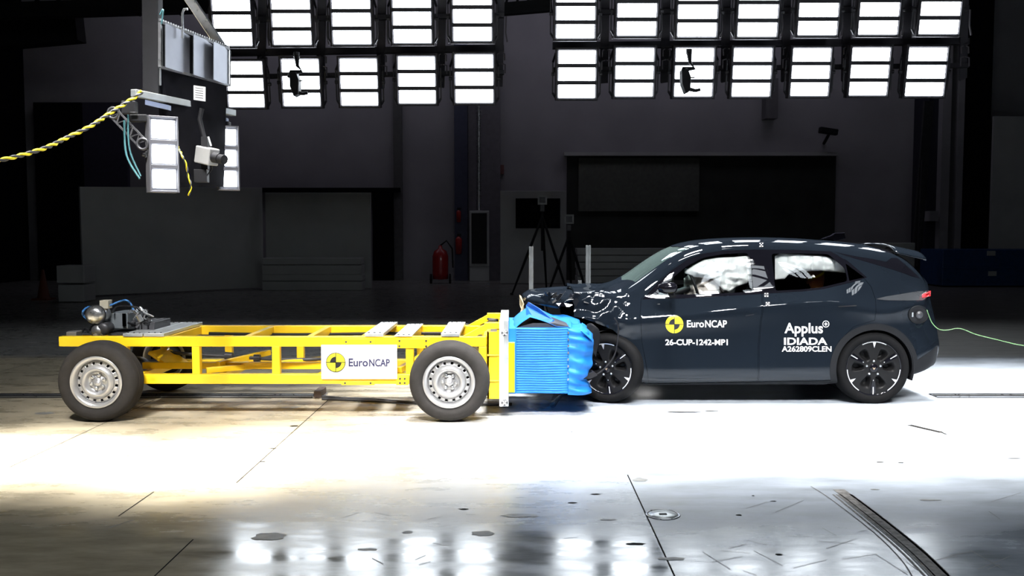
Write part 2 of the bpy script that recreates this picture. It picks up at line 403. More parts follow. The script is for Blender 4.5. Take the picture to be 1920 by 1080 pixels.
# wall vent under the pipe
t = thing('wall_heater', 'tall narrow grey heater with dark grille standing under the vertical pipe', 'heater', (P(898,500,30.3).x, 30.3, 0))
a = P(880,395,30.3); c = P(917,500,30.3)
b = MB(); b.box((a.x, 30.3, c.z), (c.x, 30.6, a.z)); b.box((a.x, 30.32, 0), (c.x, 30.6, c.z)); b.build('casing', M_board, t, bevel=.02)
b = MB()
b.box((a.x+.07, 30.27, c.z+.1), (c.x-.07, 30.3, a.z-.08)); g = b.build('grille', M_black, t)
# ceiling crane girders (top left darkness)
b = MB(); b.beam(P(-200,75,24), P(150,45,24), .5, .9); b.beam(P(-200,28,22), P(420,8,22), .3, .35)
for k in range(14): b.beam(P(-100+40*k, 30, 22), P(-80+40*k, -30, 22), .07, .07, (0,1,0))
b.beam(P(-200,-25,22), P(420,-40,22), .3, .3)
tag(b.build('crane_girder', M_black), 'black lattice girder across the dark top left corner', 'girder')
b = MB(); b.beam(P(940,18,20), P(1035,10,20), .2, .25); b.beam(P(940,-20,20), P(1035,-22,20), .2, .2)
for k in range(5): b.beam(P(945+20*k, 18, 20), P(957+20*k, -20, 20), .05, .05, (0,1,0))
tag(b.build('roof_truss', M_black), 'dark roof truss piece showing between the two lamp banks', 'truss')
# ------------------------------------------------------------------ background objects
def slab(pix, Y0, Y1, m=None): pass
# left big board (slanted in plan)
a0 = PZ(157, 557); a1 = PZ(495, 541); zt = P(150, 350, a0.y).z; zt2 = P(495, 352, a1.y).z
b = MB(); dn = V((a1.y-a0.y, -(a1.x-a0.x), 0)).normalized()*-.1
b.prism([a0+V((0,0,.03)), a1+V((0,0,.03)), V((a1.x, a1.y, zt2)), V((a0.x-.02, a0.y, zt))], dn)
bd = b.build('partition_board', M_board, bevel=.01); tag(bd, 'widest plain grey partition board standing behind the trolley, left', 'board')
a0 = PZ(498, 542); zt = P(498, 361, a0.y).z
b = MB().box((a0.x, a0.y+.1, .02), (P(695, 500, a0.y).x, a0.y+.2, zt))
tag(b.build('partition_board', M_board, bevel=.01), 'square grey board right of the widest board, long foam blocks lying before it', 'board')
for i, (y0, y1, xe) in enumerate(((482, 495, 683), (495, 508, 684), (512, 525, 685), (525, 538, 685))):
    Y = 26.0; a = P(500, y0, Y); c = P(xe, y1, Y)
    b = MB(); b.box((a.x, Y-.5, c.z-(.075 if i == 1 else 0)), (c.x, Y, a.z-.012))
    if i == 3: b = MB().box((a.x, Y-.5, 0), (c.x, Y, a.z-.012))
    tag(b.build('foam_block', M_board, bevel=.02), ['topmost', 'second from top', 'third from top', 'lowest'][i]+' of the four long pale blocks stacked before the square board', 'block', 'long blocks stacked before the square board')
for i, (y0, y1) in enumerate(((498, 531), (534, 566))):
    Y = PZ(110, 567).y; a = P(105+i*3, y0, Y); c = P(150, y1, Y)
    tag(MB().box((a.x, Y, max(0, c.z)), (c.x+.1, Y+.6, a.z)).build('crate', M_board, bevel=.02),
        ['upper pale crate left of the widest board', 'lower pale crate on the floor left of the widest board'][i], 'crate', 'crates at the far left')
# traffic cone in the dark
c0 = PZ(82, 562); b = MB(); b.lathe([(.16,.04),(.14,.06),(.03,.72),(.0,.73)], c0, (0,0,1), 20); b.box(c0-V((.2,.2,0)), c0+V((.2,.2,.04)))
tag(b.build('traffic_cone', M_orange), 'dim orange traffic cone in the dark left corner', 'cone')
# white board with black screen + tripods
Yb = 28.6; a = P(938, 358, Yb); c = P(1061, 531, Yb)
t = thing('display_board', 'grey upright board with a black screen behind the tripods', 'board', (a.x, Yb, 0))
MB().box((a.x, Yb, .02), (c.x, Yb+.15, a.z)).build('panel', M_board, t, bevel=.01)
MB().box(P(967,372,Yb-.08), P(1050,428,Yb-.005)).build('screen', M_gloss, t)
def tripod(px, ptop, Y, label, spread, dx):
    hd = P(px, ptop, Y); g = (hd.x+dx, Y, 0)
    t = thing('camera_tripod', label, 'tripod', g, 'tripods before the display board')
    top = V((hd.x, Y, hd.z-.42))
    MB().cyl(top-V((0,0,.9)), V((hd.x, Y, hd.z-.12)), .035, n=12).build('centre_column', M_black, t)
    for k in range(3):
        an = math.radians(200+120*k); ft = V((hd.x+spread*math.cos(an), Y+spread*math.sin(an), 0))
        lg = MB().tube([top, (top+ft)/2, ft], [.03, .035, .022], 8).build('leg', M_black, t)
        MB().cyl(ft, ft+V((0,0,.05)), .04, n=10).build('rubber_foot', M_black, lg)
    hb = MB(); hb.box((hd.x-.12, Y-.05, hd.z-.12), (hd.x+.12, Y+.05, hd.z+.12)); o = hb.build('target_plate', M_board, t)
    MB().box((hd.x-.075, Y-.06, hd.z-.075), (hd.x+.075, Y-.045, hd.z+.075)).build('target_face', M_charcoal, o)
    MB().box((hd.x-.06, Y-.06, hd.z-.3), (hd.x+.06, Y+.06, hd.z-.13)).build('pan_head', M_charcoal, t, bevel=.01)
tripod(1017, 375, 24, 'taller black tripod with a square plate before the black screen', .85, 0)
tripod(1067, 411, 23.5, 'shorter black tripod with a square plate right of the display board', .6, 0)
# stacked planks behind the car
for i in range(6):
    Y = 25.0; y0 = 466+13*i; a = P(1082, y0, Y); c = P(1260, y0+12, Y)
    tag(MB().box((a.x+.02*(i % 2), Y, 0 if i == 5 else c.z), (c.x+.05*(i % 3), Y+.8, a.z)).build('long_board', M_board, bevel=.01),
        ['topmost', 'second from top', 'third from top', 'fourth from top', 'fifth from top', 'lowest'][i]+' of the dim panels stacked behind the car bonnet', 'board', 'panels stacked behind the bonnet')
# low pale block behind car tail
Y = 27; tag(MB().box((P(1600,455,Y).x, Y, 0), P(1708, 455, Y+.3)).build('pale_cabinet', M_board, bevel=.02), 'pale low cabinet seen behind the car roof spoiler', 'cabinet')
# extinguishers
c0 = PZ(826, 527); c0 = V((P(826,527,29).x, 29, 0))
t = thing('fire_extinguisher', 'big red wheeled fire extinguisher standing by the column', 'fire extinguisher', c0)
MB().lathe([(.0,.12),(.24,.14),(.25,.3),(.25,.85),(.2,1.02),(.07,1.1),(.05,1.2),(0,1.2)], c0, (0,0,1), 24).build('tank', M_red, t)
MB().tube([c0+V((.0,0,1.2)), c0+V((.2,-.05,1.35)), c0+V((.38,-.1,1.1)), c0+V((.4,-.1,.5))], .025, 8).build('hose', M_black, t)
for s in (-1, 1): MB().cyl(c0+V((s*.27,0,.15)), c0+V((s*.33,0,.15)), .15, n=20).build('wheel', M_black, t)
for i, (py, s, lb) in enumerate(((405, .7, 'upper small red extinguisher mounted on the dark blue column'), (460, 1., 'lower red extinguisher on the dark blue column beside the big one'))):
    p = P(860, py, 30.35); t = thing('wall_extinguisher', lb, 'fire extinguisher', p, 'extinguishers on the column')
    MB().lathe([(0,-.3*s),(.1*s,-.28*s),(.11*s,.2*s),(.04*s,.3*s),(0,.32*s)], p, (0,0,1), 16).build('tank', M_red, t)
    MB().box(p+V((-.05,-.05,.3*s)), p+V((.08,.05,.38*s))).build('valve', M_black, t)
    MB().box(p+V((-.06,.08,-.2*s)), p+V((.06,.25,.2*s))).build('wall_bracket', M_black, t)
# blue container at right
Y = 27; a = P(1768, 468, Y); c = P(1935, 526, Y)
t = thing('blue_container', 'long dark blue container on the floor at the far right', 'container', (a.x, Y, 0))
b = MB(); b.box((a.x, Y, .04), (a.x+5, Y+1.5, a.z)); cb = b.build('body', M_bluec, t, bevel=.02)
b = MB(); b.box((a.x-.03, Y-.03, (a.z)/2-.03), (a.x+5, Y, (a.z)/2+.03)); b.build('rib', M_bluec, t)
for (x, y) in ((1859, 475), (1861, 513)):
    p = P(x, y, Y-.03); MB().box(p-V((.12,.0,.07)), p+V((.12,.03,.07))).build('label_plate', M_board, t)
b = MB(); p = P(1752, 405, 29.3); b.box(p-V((.12,.0,.16)), p+V((.12,.62,.16))); tag(b.build('switch_box', M_wall), 'small dim switch box on the dark steel column at right', 'switch box')
# small wall camera right and fixture
p = P(1553, 246, 30.4); t = thing('surveillance_camera', 'small dark camera high on the wall above the opening', 'camera', p)
MB().obox(p, (.6, .22, .2), Matrix.Rotation(.15, 3, 'Y')).build('camera_body', M_black, t, bevel=.03)
MB().cyl(p+V((.05,0,-.05)), p+V((.05,.55,-.35)), .05).build('mount', M_black, t)
p = P(1449, 198, 30.4); tag(MB().box((p.x-.2,30.5,p.z-.4),(p.x+.2,31,p.z+.9)).build('wall_box', mat('dim_box', (.12,.115,.125), .7, var=.1)), 'narrow dim box on the wall under the right lamp bank', 'box')
p = P(938, 317, 30.7); tag(MB().box((p.x-.12,30.9,p.z-.15),(p.x+.12,31,p.z+.15)).build('wall_sign', mat('faded_red_sign', (.20,.08,.08), .7, var=.2)), 'small faded reddish sign on the wall above the display board', 'sign')

# aluminium posts behind the bonnet
for i, (px, y0, wpx, Y, lb) in enumerate(((996, 462, 8, 10.9, 'left one of the two tall aluminium posts standing behind the bonnet'),
        (1103, 460, 9, 10.9, 'right one of the two tall aluminium posts standing behind the bonnet'), (1087, 526, 6, 11.3, 'short aluminium post stub just left of the right tall post'))):
    p = P(px, y0, Y); hw = wpx/2/F*Y; t = thing('marker_post', lb, 'post', (p.x, Y, 0), 'aluminium posts behind the bonnet')
    b = MB(); b.box((p.x-hw, Y-.03, .012), (p.x-hw*.25, Y+.03, p.z)); b.box((p.x+hw*.25, Y-.03, .012), (p.x+hw, Y+.03, p.z)); b.box((p.x-hw*.9, Y-.02, .012), (p.x+hw*.9, Y+.02, p.z-.002))
    b.build('profile_bar', M_alu, t); MB().box((p.x-.1, Y-.1, 0), (p.x+.1, Y+.1, .012)).build('base_plate', M_steel, t)

# floor rail
rl = thing('floor_rail', 'dark grooved steel guide rail let into the floor along the test lane', 'rail', (0, 9.07, 0))
def railseg(x0, x1, n):
    b = MB(); b.box((x0, 8.97, 0), (x1, 9.17, .006)); b.build('rail_bed', M_black, rl)
    for k, yy in enumerate((8.975, 9.03, 9.085, 9.14)):
        MB().box((x0, yy, .006), (x1, yy+.016, .014)).build('rail_strip', M_charcoal if k % 2 else M_steel, rl)
railseg(-9, -1.93, 0); railseg(4.2, 9, 0)
a = P(597, 748, 8.98); t = thing('rail_end_block', 'small rusty brown block at the end of the floor rail under the trolley', 'block', (a.x, 9.0, 0))
MB().box((a.x-.035, 8.93, .006), (a.x+.035, 9.2, .075)).build('block_body', mat('brown_rust', (.10,.07,.06), .7, var=.3), t, bevel=.006)
MB().box((a.x-.05, 8.94, .0), (a.x+.05, 9.19, .012)).build('foot', M_steel, t)
b = MB(); b.tube([tuple(PZ(x, y, .02)) for x, y in ((604,744),(640,747),(700,749),(760,754),(860,757),(960,758))], .016, 8)
b.tube([tuple(PZ(x, y, .015)) for x, y in ((604,748),(650,750),(720,753),(800,757))], .01, 8)
tag(b.build('tow_cable', M_charcoal), 'dark tow cable lying on the floor from the rail block to the front wheel', 'cable')
c0 = PZ(1243, 965); t = thing('manhole_cover', 'small round metal floor lid near the joint in the foreground', 'lid', (c0.x, c0.y, 0))
MB().lathe([(.10,.0),(.10,.004),(.088,.004),(.088,.001)], c0, (0,0,1), 32).build('ring', M_steel, t)
MB().lathe([(.084,.001),(.084,.003),(.04,.003),(.0,.003)], c0, (0,0,1), 32).build('cover', M_alu, t)
MB().box(c0+V((-.022,-.012,.003)), c0+V((.022,.012,.006))).build('keyhole', M_black, t)

# ------------------------------------------------------------------ lamp banks
UP = [(404,472,85),(514,583,83),(626,695,82),(739,808,80),(851,921,76)]
LO = [(430,495,200),(533,600,198),(641,708,197),(749,816,193),(855,924,192)]
UPR = [(1043.5,1114,71),(1158,1229,66),(1271,1342,68.5),(1384,1455,68),(1497,1567.5,65),(1610.5,1681,64),(1724,1795,63)]
LOR = [(1047,1115,183),(1154,1223,180),(1265,1334,180),(1373,1442,180),(1483,1551,179),(1593,1661,178),(1698,1767,179)]
tilt = math.radians(10)
def make_panel():
    """lamp panel, origin at the bottom centre of its face; face looks to -Y and down"""
    R = Matrix.Rotation(tilt, 3, 'X'); q = lambda x, y, z: R@V((x, y, z))
    Wd = .60; hs = .200; gap = .065
    t = thing('led_lamp_panel', 'x', 'lamp', (0,0,0))
    b = MB(); 
    def bx(x0, x1, y0, y1, z0, z1, m=0):
        bb = MB().box((x0,y0,z0),(x1,y1,z1)); b.add([R@v for v in bb.v], bb.f, m)
    Ht = 3*hs+2*gap
    bx(-Wd/2-.05, Wd/2+.05, .02, .14, -.05, Ht+.05)
    for x in (-Wd/2-.05, Wd/2+.015): bx(x, x+.035, -.012, .02, -.05, Ht+.05)
    for z in (-.05, Ht+.015): bx(-Wd/2-.015, Wd/2+.015, -.010, .02, z, z+.035)
    for k in (1, 2): bx(-Wd/2-.015, Wd/2+.015, -.006, .02, k*hs+(k-1)*gap+.002, k*(hs+gap)-.002)
    b.build('housing', M_house, t, bevel=.006)
    for k in range(3):
        z0 = k*(hs+gap); e = MB(); bb = MB().box((-Wd/2+.003,-.004,z0),(Wd/2-.003,.02,z0+hs)); e.add([R@v for v in bb.v], bb.f); e.build('lamp_lens', M_lamp, t)
    y = MB()
    for s in (-1, 1):
        x = s*(Wd/2+.09)
        y.beam(q(x,.08,Ht*.1), q(x,.08,Ht*.75), .02, .03); y.beam(q(x,.08,Ht*.75), q(x-s*.05,.15,Ht*.95), .02, .03); y.beam(q(x,.08,Ht*.1), q(x-s*.045,.08,0), .02, .03)
        y.cyl(q(x-.02,.08,Ht*.5), q(x+.03,.08,Ht*.5), .03, n=12)
    y.beam(q(-Wd/2-.04,.15,Ht*.95), q(Wd/2+.04,.15,Ht*.95), .04, .03)
    y.beam(q(0,.13,Ht*.5), q(0,.38,Ht*.5), .05, .05)
    y.build('bracket', M_charcoal, t)
    return t
proto = make_panel(); first = True
COLN = ['first', 'second', 'third', 'fourth', 'fifth', 'sixth', 'seventh']
YU, YL = 15.97, 16.7
def put(row, Y, lbl, grp):
    global first
    for i, (x0, x1, yb) in enumerate(row):
        p = P((x0+x1)/2, yb, Y); o_ = proto if first else dup(proto); first = False
        o_.location = p; s = (x1-x0)/F*Y/.60; o_.scale = (s, s, s*1.02)
        o_['label'] = lbl % COLN[i]; o_['group'] = grp
SPN = {}
put(UP, YU, 'lit three-bar lamp panel, %s from the left in the upper row of the left bank', 'left lamp bank')
put(LO, YL, 'lit three-bar lamp panel, %s from the left in the lower row of the left bank', 'left lamp bank')
put(UPR, YU, 'lit three-bar lamp panel, %s from the left in the upper row of the right bank', 'right lamp bank')
put(LOR, YL, 'lit three-bar lamp panel, %s from the left in the lower row of the right bank', 'right lamp bank')
# support frames of the banks
for nm, x0, x1, rowU, rowL, lb in (('l', 400, 945, UP, LO, 'dark steel frame that carries the left bank of lamp panels'), ('r', 1036, 1815, UPR, LOR, 'dark steel frame that carries the right bank of lamp panels')):
    t = thing('lamp_frame', lb, 'frame', P((x0+x1)/2, 100, 16.8), 'lamp bank frames')
    yL = (rowU[0][2]+15, rowU[-1][2]+15)
    MB().beam(P(x0, yL[0], 17.02), P(x1, yL[1], 17.02), .13, .11).build('cross_rail', M_house, t)
    MB().beam(P(x0, yL[0]-62, 16.45), P(x1, yL[1]-62, 16.45), .10, .08).build('cross_rail', M_house, t)
    MB().beam(P(x0, yL[0]+45, 17.25), P(x1, yL[1]+45, 17.25), .10, .08).build('cross_rail', M_house, t)
    cols = [((a[0]+a[1])/2+(b_[0]+b_[1])/2)/2 for a, b_ in zip(rowU, rowU[1:])]+[x1-6]
    for i, cx in enumerate(cols):
        yy = yL[0]+(yL[1]-yL[0])*(cx-x0)/(x1-x0)
        MB().beam(P(cx, yy-140, 15.98), P(cx-4, yy+70, 17.5), .15, .05, (0,1,0)).build('upright', mat('dim_frame_steel', (.05,.047,.055), .6, var=.1) if not SPN.get('u') else SPN['u'], t)
        if not SPN.get('u'): SPN['u'] = bpy.data.materials['dim_frame_steel']
        h = MB()
        for s in (-1, 1):
            h.tube([P(cx+s*7, yy+22, 16.7), P(cx+s*7, yy+10, 16.7), P(cx+s*3, yy+8, 16.7)], .014, 6)
            h.tube([P(cx+s*8, yy+46, 16.7), P(cx+s*8, yy+30, 16.7), P(cx+s*1, yy+28, 16.7)], .014, 6)
            h.tube([P(cx+s*10, yy-60, 16.1), P(cx+s*9, yy-30, 16.1), P(cx+s*12, yy-12, 16.1)], .016, 6)
        h.build_split('hook', M_hook, t)
# small cameras clamped on the bank rails
for px, py, lb in ((556, 104, 'small black camera hanging before the second lower lamp of the left bank'), (1292, 98, 'small black camera hanging before the third lower lamp of the right bank')):
    Y = 16.1; t = thing('bank_camera', lb, 'camera', P(px, py, Y), 'cameras hanging before the lamp banks')
    MB().cyl(P(px,py-6,Y+.05), P(px,py+3,Y+.05), .055, n=16).beam(P(px,py-3,Y+.06), P(px,98,17.0), .04, .04).build('clamp', M_charcoal, t)
    MB().tube([P(px,py,Y), P(px+2,py+20,Y), P(px+10,py+30,Y), P(px-10,py+32,Y), P(px-14,py+42,Y)], [.05,.03,.035,.05,.04], 8).build('arm', M_black, t)
    b = MB(); b.pprism([(px-14,py+32),(px-2,py+30),(px+4,py+46),(px+3,py+72),(px-6,py+76),(px-13,py+58)], Y-.1, .22); b.build('camera_body', M_black, t, bevel=.012)
    MB().tube([P(px-4,py+68,Y), P(px+12,py+72,Y), P(px+21,py+70,Y)], [.035,.03,.028], 10).build('lens', M_black, t)
    MB().beam(P(px,py+48,Y), P(px+11,py+47,Y), .02, .02).build('antenna', M_black, t)
# the matching bank on the camera's side (seen mirrored in the car's paint and windows)
for i, (x, y, z) in enumerate(FRONT_BANK):
    o_ = dup(proto, (x, y, z-.2), (math.radians(34), 0, PI), 'lit lamp panel, %s in the %s row above the camera' % (['leftmost', 'second', 'third', 'fourth', 'fifth', 'sixth', 'seventh', 'eighth', 'ninth', 'rightmost'][i % 10], 'lower' if i < 10 else 'upper'), 'lamp bank above the camera'); o_.scale = (.72,)*3

# ------------------------------------------------------------------ hanging rig, top left
def rigp(s, px, py): return P(px, py, 6.6+1.1*s)
A0 = P(250, 174, 6.6); B0 = P(438, 212, 7.7)
t = thing('hanging_rig', 'dark hanging steel rig with mirror tray above the trolley tail', 'rig', A0)
b = MB(); b.beam(A0, B0, .05, .05); b.build('crossbar', M_alu, t, bevel=.004)
b = MB(); b.beam(P(285,-60,6.9), P(287,176,6.9), .12, .10, (0,1,0)); b.build('mast', M_black, t, bevel=.005)
# tray with bent sheets
T = [P(300,42,6.85), P(300,126,6.85), P(428,160,7.6), P(428,92,7.6)]
b = MB(); b.beam(T[0], T[3], .03, .02); b.beam(T[1], T[2], .03, .02); b.beam(T[0], T[1], .02, .02, (0,1,0)); b.beam(T[2], T[3], .02, .02, (0,1,0))
for k in range(30):
    u = k/29; p = T[0].lerp(T[3], u); b.obox(p+V((0,0,.018)), (.014,.014,.018))
b.build('tray_frame', M_steel, t)
def sheet(u0, u1, off, name='mirror_sheet'):
    p = [T[0].lerp(T[3], u0), T[1].lerp(T[2], u0), T[1].lerp(T[2], u1), T[0].lerp(T[3], u1)]
    q_ = [p[0]+V((0,off,0)), p[1]+V((0,off,0)), p[2], p[3]]
    MB().prism(q_, (.004,.004,0)).build(name, M_mirror, t)
sheet(.16, .40, -.14); sheet(.55, .74, -.14); sheet(.86, 1.0, -.16)
b = MB(); b.prism([T[0]+V((0,.06,0)), T[1]+V((0,.06,0)), T[2]+V((0,.06,0)), T[3]+V((0,.06,0))], (0,.01,0)); b.build('back_sheet', M_black, t)
b = MB(); b.prism([P(296,128,6.85), P(418,160,7.5), P(414,350,7.5), P(330,350,7.0), P(298,215,6.9)], (.02,.03,0)); b.build('back_plate', M_dark, t)
b = MB(); b.beam(P(330,-40,7.2), P(418,92,7.6), .07, .06, (0,1,0)); b.build('stay', M_steel, t, bevel=.004)
b = MB(); b.tube([P(342,72,7.0), P(342,25,7.0), P(345,17,7.0), P(352,17,7.0)], .009, 8); b.tube([P(417,168,7.5), P(417,215,7.5)], .008, 8); b.tube([P(300,160,6.85), P(300,128,6.85)], .008, 8); b.build('hanger_rod', M_steel, t)
b = MB(); b.prism([P(363,160,7.1), P(385,163,7.15), P(385,190,7.15), P(363,187,7.1)], (0,.006,0)); lb_ = b.build('paper_label', mat('white_paper', (.7,.7,.7), .7, var=.05), t)
b = MB()
for k in range(5):
    y = 164+k*4.4; b.add([P(366,y,7.08), P(381,y+2.2,7.13), P(381,y+3.4,7.13), P(366,y+1.2,7.08)], [(0,1,2,3)])
b.build('print_lines', M_ink, lb_)
b = MB(); b.prism([P(272,187,6.65), P(316,197,6.85), P(316,206,6.85), P(272,196,6.65)], (0,.05,0)); b.prism([P(392,213,7.4), P(425,221,7.6), P(425,229,7.6), P(392,221,7.4)], (0,.05,0)); b.build_split('mount_block', mat('pale_blue_block', (.22,.26,.38), .4, .3, var=.05), t)
# slotted swing arm
b = MB(); pa, pb = P(213,212,6.55), P(268,270,6.5)
dv = (pb-pa).normalized(); nn = V((-dv.z, 0, dv.x))*.034
b.beam(pa+nn, pb+nn, .012, .012, (0,1,0)); b.beam(pa-nn, pb-nn, .012, .012, (0,1,0))
for k in range(9):
    p0 = pa.lerp(pb, k/9); p1 = pa.lerp(pb, (k+1)/9); s = 1 if k % 2 else -1; b.beam(p0+nn*s, p1-nn*s, .008, .01, (0,1,0))
for p in (pa, pb): b.lathe([(.03,-.012),(.045,-.012),(.045,.012),(.03,.012)], p, (0,-1,0), 24, closed=True)
b.build('swing_arm', M_charcoal, t)
b = MB(); b.tube(curve_pix([tuple(P(233,225,6.5)), tuple(P(237,290,6.5)), tuple(P(262,335,6.5))], 12), .007, 6)
b.tube(curve_pix([tuple(P(240,215,6.5)), tuple(P(243,280,6.5)), tuple(P(264,330,6.5))], 12), .006, 6)
b.tube(curve_pix([tuple(P(300,28,6.8)), tuple(P(306,18,6.8)), tuple(P(303,45,6.8))], 12), .006, 6)
b.build_split('cable_loop', mat('teal_cable', (.05,.16,.18), .5, var=.1), t)
b = MB(); b.obox(P(243,202,6.6), (.10,.06,.09)); b.obox(P(262,222,6.55), (.12,.06,.05)); b.obox(P(420,235,7.6),(.1,.06,.06)); b.obox(P(250,212,6.5), (.05,.03,.015), m=0); b.build_split('clamp', M_black, t, bevel=.006)
def flood(cpx, top, bot, wl, face, Y, label):
    """lamp box: side face at left, front face with three lenses"""
    tl = thing('flood_lamp', label, 'lamp', P(cpx, bot, Y), 'lamps on the hanging rig')
    zt = P(cpx, top, Y).z; zb = P(cpx, bot, Y).z; c = P(cpx, (top+bot)/2, Y)
    wd, dp, ang = wl
    R = Matrix.Rotation(ang, 3, 'Z'); hh = zt-zb
    def q(x, y, z): return c+R@V((x, y, z))
    b = MB()
    def bx(lo, hi, m=0, bb=b):
        k = MB().box(lo, hi); bb.add([q(*v) for v in k.v], k.f, m)
    bx((-wd/2, .0, -hh/2), (wd/2, dp, hh/2))
    for x in (-wd/2, wd/2-.012): bx((x, -.02, -hh/2), (x+.012, 0, hh/2))
    for k in range(4):
        z = -hh/2+k*(hh-.014)/3; e_ = .014 if k in (0, 3) else .03; bx((-wd/2+.012, -.015, z-(0 if k in (0, 3) else .009)), (wd/2-.012, 0, z-(0 if k in (0, 3) else .009)+e_))
    b.build('housing', mat('pale_housing_%d' % int(cpx), (.16,.16,.18), .4, .5, var=.06), tl, bevel=.003)
    for k in range(3):
        z0 = -hh/2+k*(hh-.014)/3+.03; e = MB(); bx((-wd/2+.022, -.008, z0), (wd/2-.022, .002, z0+(hh-.014)/3-.045), 0, e); e.build('lamp_lens', M_lamp, tl)
    b = MB(); bx((-wd/2-.01,.05,-.02),(-wd/2,.12,.02),0,b); bx((-wd/2-.03,.07,-.01),(-wd/2-.008,.10,.01),0,b); b.build('pivot', M_steel, tl)
flood(307, 218, 361, (.20, .115, math.radians(33)), None, 6.55, 'near flood lamp with three bright lenses hanging on the rig')
flood(428, 236, 357, (.17, .05, math.radians(30)), None, 7.55, 'far narrow flood lamp with three bright lenses at the right end of the rig')
t = thing('high_speed_camera', 'grey box camera with dark lens hanging on the rig between the flood lamps', 'camera', P(395,290,7.1))
ax = (P(440,304,6.95)-P(370,288,7.15)).normalized(); sd = ax.cross(V((0,0,1))).normalized(); R = Matrix((ax, sd, sd.cross(ax))).transposed()
cb = P(388, 292, 7.1)
MB().obox(cb, (.16,.10,.13), R).build('camera_body', mat('grey_camera_body', (.25,.25,.25), .45, var=.05), t, bevel=.008)
MB().cyl(cb+ax*.08, cb+ax*.14, .042, .04).cyl(cb+ax*.14, cb+ax*.19, .034, .037).build('lens', M_black, t)
MB().obox(cb+V((-.01,0,.10)), (.05,.05,.09)).tube([cb+V((-.02,0,.14)), cb+V((-.05,0,.28)), cb+V((-.03,0,.36))], .018, 8).build('mount_arm', M_black, t)
MB().beam(cb+V((.05,-.05,.07)), cb+V((.03,-.05,.14)), .006, .01).build('cable_tag', M_inkw, t)
b = MB(); p = P(378,330,7.15); b.obox(p, (.10,.06,.10)); b.obox(p+V((.03,0,.12)), (.05,.05,.14)); b.tube([p+V((.05,-.03,.0)), p+V((.09,-.03,.05)), p+V((.1,-.03,.12))], .006, 6)
tag(b.build('rig_junction_box', M_black, bevel=.006), 'small black box hanging under the grey camera on the rig', 'box')
# twisted rope
def rope(path, r, label, parent_name='guide_rope'):
    n = len(path); L = 0; ls = [0]
    for a, b_ in zip(path, path[1:]): L += (V(b_)-V(a)).length; ls.append(L)
    t = thing(parent_name, label, 'rope', path[0])
    for ph, mm, nm in ((0, M_inky, 'yellow_strand'), (PI, M_charcoal, 'dark_strand')):
        pts = []; N = int(L/.012)
        for i in range(N+1):
            s = L*i/N; k = 0
            while k < n-2 and ls[k+1] < s: k += 1
            u = (s-ls[k])/(ls[k+1]-ls[k]); c = V(path[k]).lerp(V(path[k+1]), u); d = (V(path[k+1])-V(path[k])).normalized()
            e1 = d.cross(V((0,1,0))).normalized(); e2 = d.cross(e1); a = s/.10*2*PI+ph
            pts.append(c+(e1*math.cos(a)+e2*math.sin(a))*r*.55)
        MB().tube(pts, r*.62, 6).build(nm, mm, t)
rp = curve_pix([(-60,308,5.6),(0,300.5,5.7),(78,280,5.9),(130,256,6.1),(171,236,6.2),(207,212,6.35),(243,189,6.45),(266,172,6.5)], 40)
rope([tuple(P(*q_)) for q_ in rp], .014, 'yellow and black twisted rope running from the rig off to the left')
rp = curve_pix([(334,276,7.0),(342,293,6.9),(350,312,6.9),(352,330,6.9),(358,347,6.9),(354,367,6.9)], 14)
rope([tuple(P(*q_)) for q_ in rp], .008, 'short yellow and black rope end dangling behind the near flood lamp', 'rope_end')

# ------------------------------------------------------------------ trolley
YN, YF = 8.05, 9.05            # near and far side rails of the frame
tr = thing('crash_trolley', 'yellow steel four-wheeled crash trolley pushing its blue barrier into the car', 'trolley', (PZ(178, 796).x, 8.55, 0))
def X(px, Y=YN): return (px-960)/F*Y*1.0
def Zt(py, Y=YN): return P(960, py, Y).z
def fbox(x0, x1, y0, y1, z0, z1, nm, m=None, bevel=.004, parent=None):
    return MB().box((x0, y0, z0), (x1, y1, z1)).build(nm, m or M_yellow, parent or tr, bevel=bevel)
zT1, zT0 = Zt(631), Zt(650); zL1, zL0 = Zt(702), Zt(720)
def px_x(px, py, Y=YN): return P(px, py, Y).x
xL = px_x(110, 640); xR = px_x(912, 640)
for y in (YN, YF-.07):
    b = MB(); b.box((xL, y, zT0), (xR, y+.07, zT1))
    o = b.build('top_rail', M_yellow, tr, bevel=.006)
    if y == YN:
        h = MB()
        h.box((xL-.003, y+.008, zT0+.008), (xL+.01, y+.062, (zT0+zT1)/2-.005)); h.box((xL-.003, y+.008, (zT0+zT1)/2+.005), (xL+.01, y+.062, zT1-.008)); h.build('tube_hole', M_dark, o)
    b = MB(); b.box((px_x(236, 710), y, zL0), (xR, y+.07, zL1)); o = b.build('bottom_rail', M_yellow, tr, bevel=.006)
for px in (232, 367, 517, 700, 768, 905):
    x = px_x(px, 680)
    for y in (YN+.002, YF-.068): fbox(x-.034, x+.034, y, y+.066, zL1, zT0, 'post')
# cross beams
for px in (118, 300, 451, 570, 673, 760, 840, 905):
    x = px_x(px, 640); fbox(x, x+.055, YN+.07, YF-.07, zT0+.01, zT1-.006, 'cross_beam')
for px in (245, 400, 590, 740, 880):
    x = px_x(px, 710); fbox(x, x+.055, YN+.07, YF-.07, zL0+.005, zL1-.01, 'cross_beam')
